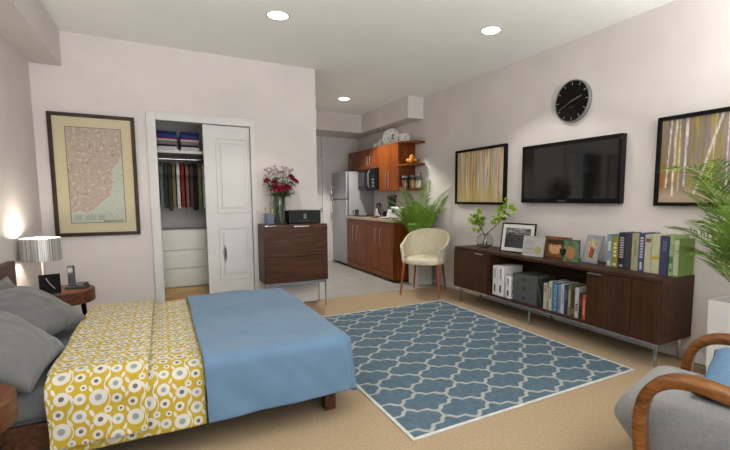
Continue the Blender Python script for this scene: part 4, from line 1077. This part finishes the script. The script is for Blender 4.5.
frame_stand('photo_frame', (3.075, 3.02), (3.12, 2.80), .195, R_(8), .010, M['frame_white'], 'small pale photo frame overlapping the large black one', ph_note, 0)
frame_stand('photo_frame', (3.235, 2.90), (3.25, 2.605), .195, R_(6), .030, M['frame_brown'], 'tan wooden photo frame with a close up face', ph_face, 0)
frame_stand('photo_frame', (3.07, 2.535), (3.115, 2.40), .195, R_(4), .006, M['darkgrey'], 'narrow thin rimmed frame between the face photo and the tilted pewter frame', ph_green, 0, nz=24)
frame_stand('photo_frame', (3.235, 2.475), (3.205, 2.30), .245, R_(16), .034, M['frame_silver'], 'wide pewter photo frame tilted back, next to the row of books', ph_couple, 0)
gp = thing('glass_goblet', 'small dark glass goblet in front of the narrow frame on the sideboard', 'goblet', (3.035, 2.50, z))
obj('goblet_glass', lathe(BM(), [(0, 0), (.03, 0), (.03, .004), (.005, .012), (.005, .05), (.024, .075), (.028, .12), (.025, .12), (.02, .078), (0, .06)], (3.035, 2.505, z), 24), M['greyglass'], gp, smooth=50)

# leafy branches in a glass bowl vase
GX, GY = 3.20, 3.715
gv = thing('bowl_vase', 'round clear glass bowl vase at the left end of the sideboard', 'vase', (GX, GY, z))
obj('vase_glass', lathe(BM(), [(0, 0), (.05, 0), (.085, .03), (.095, .075), (.08, .125), (.055, .15), (.06, .16), (.055, .16), (.05, .15), (.075, .122), (.089, .075), (.08, .033), (.048, .006), (0, .006)], (GX, GY, z), 40), M['glass'], gv, smooth=60)
def branch(label, pts, leaves, seed, spread, tipn):
    rnd = random.Random(seed); t = thing('leafy_branch', label, 'branch', tuple(pts[0]), group='leafy branches in the bowl vase')
    pts = [V(p) for p in pts]; bm = tube(BM(), pts, [.007, .006, .005, .004, .003][:len(pts)], 7)
    obj('twig', bm, M['twig'], t, smooth=60)
    for k in range(leaves):
        f = rnd.uniform(tipn, 1.0); i = min(int(f * (len(pts) - 1)), len(pts) - 2); p = pts[i].lerp(pts[i + 1], f * (len(pts) - 1) - i)
        d_ = V((rnd.uniform(-1, .5), rnd.uniform(-1, 1), rnd.uniform(-.2, 1))).normalized(); st = p + d_ * spread * rnd.uniform(.15, 1)
        l_ = rnd.uniform(.05, .075); d2_ = (d_ + V((rnd.uniform(-.4, .4), rnd.uniform(-.4, .4), rnd.uniform(-.3, .5)))).normalized(); nrm = d2_.cross(V((rnd.uniform(-1, 1), rnd.uniform(-1, 1), .3))).normalized(); s_ = nrm
        upv = s_.cross(d2_)
        bm = tube(BM(), [p, st], .0015, 4)
        rows = []
        for q, wf in ((0, .05), (.25, .8), (.5, 1.0), (.78, .75), (1, .05)):
            c = st + d2_ * l_ * q - upv * l_ * .25 * q * q; hw = s_ * l_ * .34 * wf
            rows.append((bm.verts.new(c - hw + upv * .004), bm.verts.new(c), bm.verts.new(c + hw + upv * .004)))
        for A_, C_ in zip(rows, rows[1:]):
            bm.faces.new((A_[0], A_[1], C_[1], C_[0])); bm.faces.new((A_[1], A_[2], C_[2], C_[1]))
        obj('leaf', bm, M['lime'], t, smooth=180)
branch('short leafy branch leaning left over the bowl vase', [(GX + .02, GY - .02, z + .02), (GX, GY + .0, z + .14), (GX - .02, GY + .05, z + .22), (GX - .03, GY + .10, z + .28), (GX - .03, GY + .11, z + .33)], 56, 21, .075, .45)
branch('long leafy branch reaching right above the large photo frame', [(GX - .01, GY + .03, z + .02), (GX + .01, GY - .01, z + .15), (GX + .03, GY - .14, z + .25), (GX + .04, GY - .24, z + .36), (GX + .03, GY - .31, z + .48)], 48, 33, .075, .5)

# things inside the open compartment
zi = SZ0 + .0225
def binder(y0, y1, h, label, x0=3.0):
    t = thing('ring_binder', label, 'binder', (x0 + .13, (y0 + y1) / 2, zi), group='white binders in the sideboard')
    obj('cover', B(x0, x0 + .26, y0, y1, zi, zi + h, .003), M['binder'], t)
    yc = (y0 + y1) / 2
    obj('spine_label', B(x0 - .001, x0 + .001, yc - .012, yc + .012, zi + h * .58, zi + h * .92), M['frame_silver'], t)
    obj('finger_slot', B(x0 - .001, x0 + .001, yc - .012, yc + .012, zi + h * .12, zi + h * .36), M['darkgrey'], t)
binder(3.285, 3.345, .305, 'leftmost tall white binder in the open sideboard shelf')
binder(3.185, 3.275, .310, 'thick tall white binder, second from the left in the sideboard shelf')
binder(3.085, 3.155, .225, 'shorter white binder beside the grey archive boxes')
for i, nm in enumerate(('bottom', 'middle', 'top')):
    z0 = zi + i * .089
    t = thing('archive_box', f'dark grey archive box with a pull ring, {nm} of its stack in the sideboard', 'box', (3.13, 2.9, z0), group='stacked archive boxes')
    obj('box_body', B(3.01, 3.27, 2.765, 3.06, z0, z0 + .062, .003), M['archive'], t)
    obj('box_lid', B(3.006, 3.274, 2.761, 3.064, z0 + .063, z0 + .0885, .003), M['archive'], t)
    obj('pull_ring', tube(BM(), [(3.0045, 2.912 + .013 * math.cos(q), z0 + .045 + .013 * math.sin(q)) for q in [2 * PI * k / 14 for k in range(14)]], .0025, 6, closed=True), M['blackgloss'], t)
IB = 'books inside the open sideboard shelf'
book(2.676, 2.692, zi, .285, .20, 'black grey', (58, 60, 58), 'thin dark book leaning on the grey archive boxes', IB, 3.01, R_(-14), None, None).location = (3.12, 2.708, zi + .003)
ins = [
 (2.672, 2.636, .235, 'bone', (196, 188, 164), 'bone white book right of the leaning dark one', [(.65, .9, .5)], (150, 110, 90)),
 (2.634, 2.612, .245, 'sage', (130, 140, 110), 'thin sage green book between two whitish ones', [(.3, .8, .4)], (190, 190, 170)),
 (2.610, 2.578, .262, 'off white', (198, 194, 182), 'off white book left of the lettered blue one', [(.4, .8, .4)], (120, 110, 110)),
 (2.572, 2.512, .262, 'ocean blue', (38, 104, 140), 'ocean blue book with large pale lettering in the sideboard', None, None),
 (2.509, 2.482, .250, 'light blue', (130, 150, 182), 'thin light blue book right of the lettered blue one', [(.1, .6, .7)], (140, 130, 130)),
 (2.480, 2.448, .262, 'silver white', (190, 190, 196), 'silver white book between light blue and midnight blue ones', [(.3, .8, .3)], (150, 140, 150)),
 (2.444, 2.412, .255, 'midnight', (40, 42, 84), 'midnight blue book right of the silver white one', [(.5, .85, .4)], (110, 110, 160)),
 (2.408, 2.376, .262, 'olive', (112, 112, 70), 'olive book in the right half of the sideboard shelf', [(.3, .85, .5)], (170, 170, 120)),
 (2.372, 2.340, .225, 'brown', (66, 42, 34), 'dark brown book beside the olive one in the shelf', [(.1, .3, .6)], (170, 110, 50)),
 (2.337, 2.300, .255, 'chalk', (198, 198, 196), 'chalk white book with dark spine lettering near the shelf right end', ticks(.25, .5, 3, .6), (50, 50, 54)),
 (2.297, 2.268, .215, 'ink', (30, 30, 34), 'black book between the chalk white and orange ones', [(.5, .8, .5)], (150, 60, 50)),
 (2.264, 2.232, .210, 'orange red', (204, 84, 34), 'orange red book at the right end of the shelf', [(.2, .8, .3)], (230, 180, 120)),
]
for y1, y0, h, nm, c, lab, mk, mc in ins:
    t = book(y0, y1, zi, h, .20, nm, c, lab, IB, 3.005, 0, mk, mc)
    if nm == 'ocean blue':
        bm = text_mesh('INDOBOM &', .042); bm.transform(Matrix.Translation((-.1006, 0, h * .48)) @ Matrix.Rotation(R_(-90), 4, 'Z') @ Matrix.Rotation(R_(90), 4, 'X') @ Matrix.Rotation(R_(-90), 4, 'Z'))
        obj('spine_title', bm, book_mats('pale cyan', (164, 208, 220)), t, world=False)

# ------------------------------------------------------------------ grey bentwood armchair (near right)
aw = math.atan2(.97, -.25)
CA = V((1.925, .735, 0))
ac = thing('bentwood_armchair', 'grey upholstered armchair with curved wooden arms at the lower right', 'armchair', tuple(CA), aw)
# local frame: +x forward (away from the camera), +y to the chair's left (towards the bed)
def arm_bm(yc):
    prof = [(.20, 0.0), (.225, .18), (.245, .34), (.24, .44), (.215, .505), (.165, .548), (.10, .565), (.02, .560), (-.10, .53), (-.24, .47), (-.36, .40), (-.46, .30), (-.50, .18), (-.52, 0.0)]
    # smooth the path
    P_ = [V((a_, 0, b_)) for a_, b_ in prof]; pts = []
    for i in range(len(P_) - 1):
        p0, p1, p2, p3 = P_[max(i - 1, 0)], P_[i], P_[i + 1], P_[min(i + 2, len(P_) - 1)]
        for k in range(5):
            t = k / 5; pts.append(.5 * ((2 * p1) + (p2 - p0) * t + (2 * p0 - 5 * p1 + 4 * p2 - p3) * t * t + (3 * p1 - p0 - 3 * p2 + p3) * t ** 3))
    pts.append(P_[-1]); bm = BM(); rings = []
    hw, ht = .040, .022
    for i, p in enumerate(pts):
        tn = (pts[min(i + 1, len(pts) - 1)] - pts[max(i - 1, 0)]).normalized(); nr = V((-tn.z, 0, tn.x)) * -1
        ring = []
        for k in range(16):
            a_ = 2 * PI * k / 16; c_, s_ = math.cos(a_), math.sin(a_)
            ring.append(bm.verts.new(p + V((0, yc + hw * math.copysign(abs(c_) ** .5, c_), 0)) + nr * ht * math.copysign(abs(s_) ** .5, s_)))
        rings.append(ring)
    for A_, C_ in zip(rings, rings[1:]):
        for k in range(16): bm.faces.new((A_[k], A_[(k + 1) % 16], C_[(k + 1) % 16], C_[k]))
    bm.faces.new(rings[0][::-1]); bm.faces.new(rings[-1])
    return bm
for yc in (.335, -.335): obj('wooden_arm', arm_bm(yc), M['bent'], ac, world=False, smooth=50)
bm = BM(); box(bm, -.36, .38, -.295, .295, .12, .41, .10, 7)
for v in bm.verts:
    v.co.z += .02 * (1 - (v.co.y / .3) ** 2) * (1 if v.co.z > .3 else 0) - .05 * max(0, (.1 - v.co.x)) * (v.co.z > .3)
    if v.co.x > .2 and v.co.z < .25: v.co.x -= .08
obj('seat', bm, M['chairgrey'], ac, world=False, smooth=70)
bm = BM(); box(bm, -.10, .10, -.295, .295, 0, .52, .07, 6, mat=Matrix.Translation((-.38, 0, .33)) @ Matrix.Rotation(R_(-20), 4, 'Y'))
obj('backrest', bm, M['chairgrey'], ac, world=False, smooth=70)
obj('cross_rail', tube(BM(), [(.21, -.335, .10), (.21, .335, .10)], .014, 10), M['bent'], ac, world=False, smooth=50)
pillow('scatter_cushion', .44, .44, .15, (2.03, .69, .50), basis((.90, .23, .30), (.2, -.93, .28)), M['cushion'], 'blue scatter cushion lying on the grey armchair', 'cushion', None, 8, (.437, -9))

# ------------------------------------------------------------------ daylight, added fill lights, world, camera
w = bpy.data.worlds.new('sky'); scene.world = w; w.use_nodes = True
bg = w.node_tree.nodes['Background']; bg.inputs[0].default_value = (.80, .88, 1.0, 1); bg.inputs[1].default_value = 1.2
def area(name, loc, rot, sx, sy, e, col):
    L = bpy.data.lights.new(name, 'AREA'); L.shape = 'RECTANGLE'; L.size = sx; L.size_y = sy; L.energy = e; L.color = col
    o = bpy.data.objects.new(name, L); COL.objects.link(o); o.location = loc; o.rotation_euler = rot
area('window_daylight', (1.25, YF - .15, 1.4), (R_(90), 0, 0), 3.6, 2.1, 45, (.96, .98, 1.0))
area('added_ceiling_fill', (1.25, YF - 1.3, -.1), (R_(128), 0, 0), 3.8, 1.6, 200, (1.0, .98, .95))  # added unseen fill aimed up through the window to brighten the ceiling
def fill_uplighter(x, y, label, e):  # invented lamp outside the view, added to brighten the ceiling
    t = thing('added_uplighter', label, 'lamp', (x, y, 0), group='added unseen uplighters')
    obj('base', lathe(BM(), [(0, 0), (.14, 0), (.14, .015), (.03, .03), (0, .03)], (x, y, 0), 32), M['satin'], t, smooth=40)
    obj('pole', tube(BM(), [(x, y, .028), (x, y, 1.68)], .012, 12), M['satin'], t, smooth=40)
    obj('bowl', lathe(BM(), [(.02, 1.66), (.10, 1.69), (.17, 1.76), (.165, 1.765), (.095, 1.70), (0, 1.675), (0, 1.66), (.02, 1.66)], (x, y, 0), 32), M['white'], t, smooth=50)
    L = bpy.data.lights.new('added_uplight', 'AREA'); L.shape = 'DISK'; L.size = .26; L.energy = e; L.color = (1, .985, .97)
    o = bpy.data.objects.new('added_uplight', L); COL.objects.link(o); o.parent = t; o.location = (0, 0, 1.772); o.rotation_euler = (PI, 0, 0)
fill_uplighter(3.1, .25, 'added unseen uplighter by the right wall near the grey armchair', 60)
fill_uplighter(-.62, 1.25, 'added unseen uplighter by the left wall before the bed', 60)
fill_uplighter(1.3, -1.3, 'added unseen uplighter standing in front of the window', 50)

cam = bpy.data.cameras.new('camera'); co = bpy.data.objects.new('camera', cam); COL.objects.link(co)
cam.sensor_fit = 'HORIZONTAL'; cam.sensor_width = 36.0; cam.lens = 424.32 * 36.0 / 730.0
cam.shift_x = (365 - 395.83) / 730.0; cam.shift_y = (241.08 - 225) / 730.0
co.location = (0, 0, 1.2); co.rotation_euler = (R_(90 - 5.6728), 0, R_(-28.8545)); cam.clip_start = .02
scene.camera = co
vsn = scene.view_settings
vsn.view_transform = 'Standard'; vsn.look = 'None'; vsn.gamma = 1.0; vsn.exposure = 0.16; vsn.use_curve_mapping = False
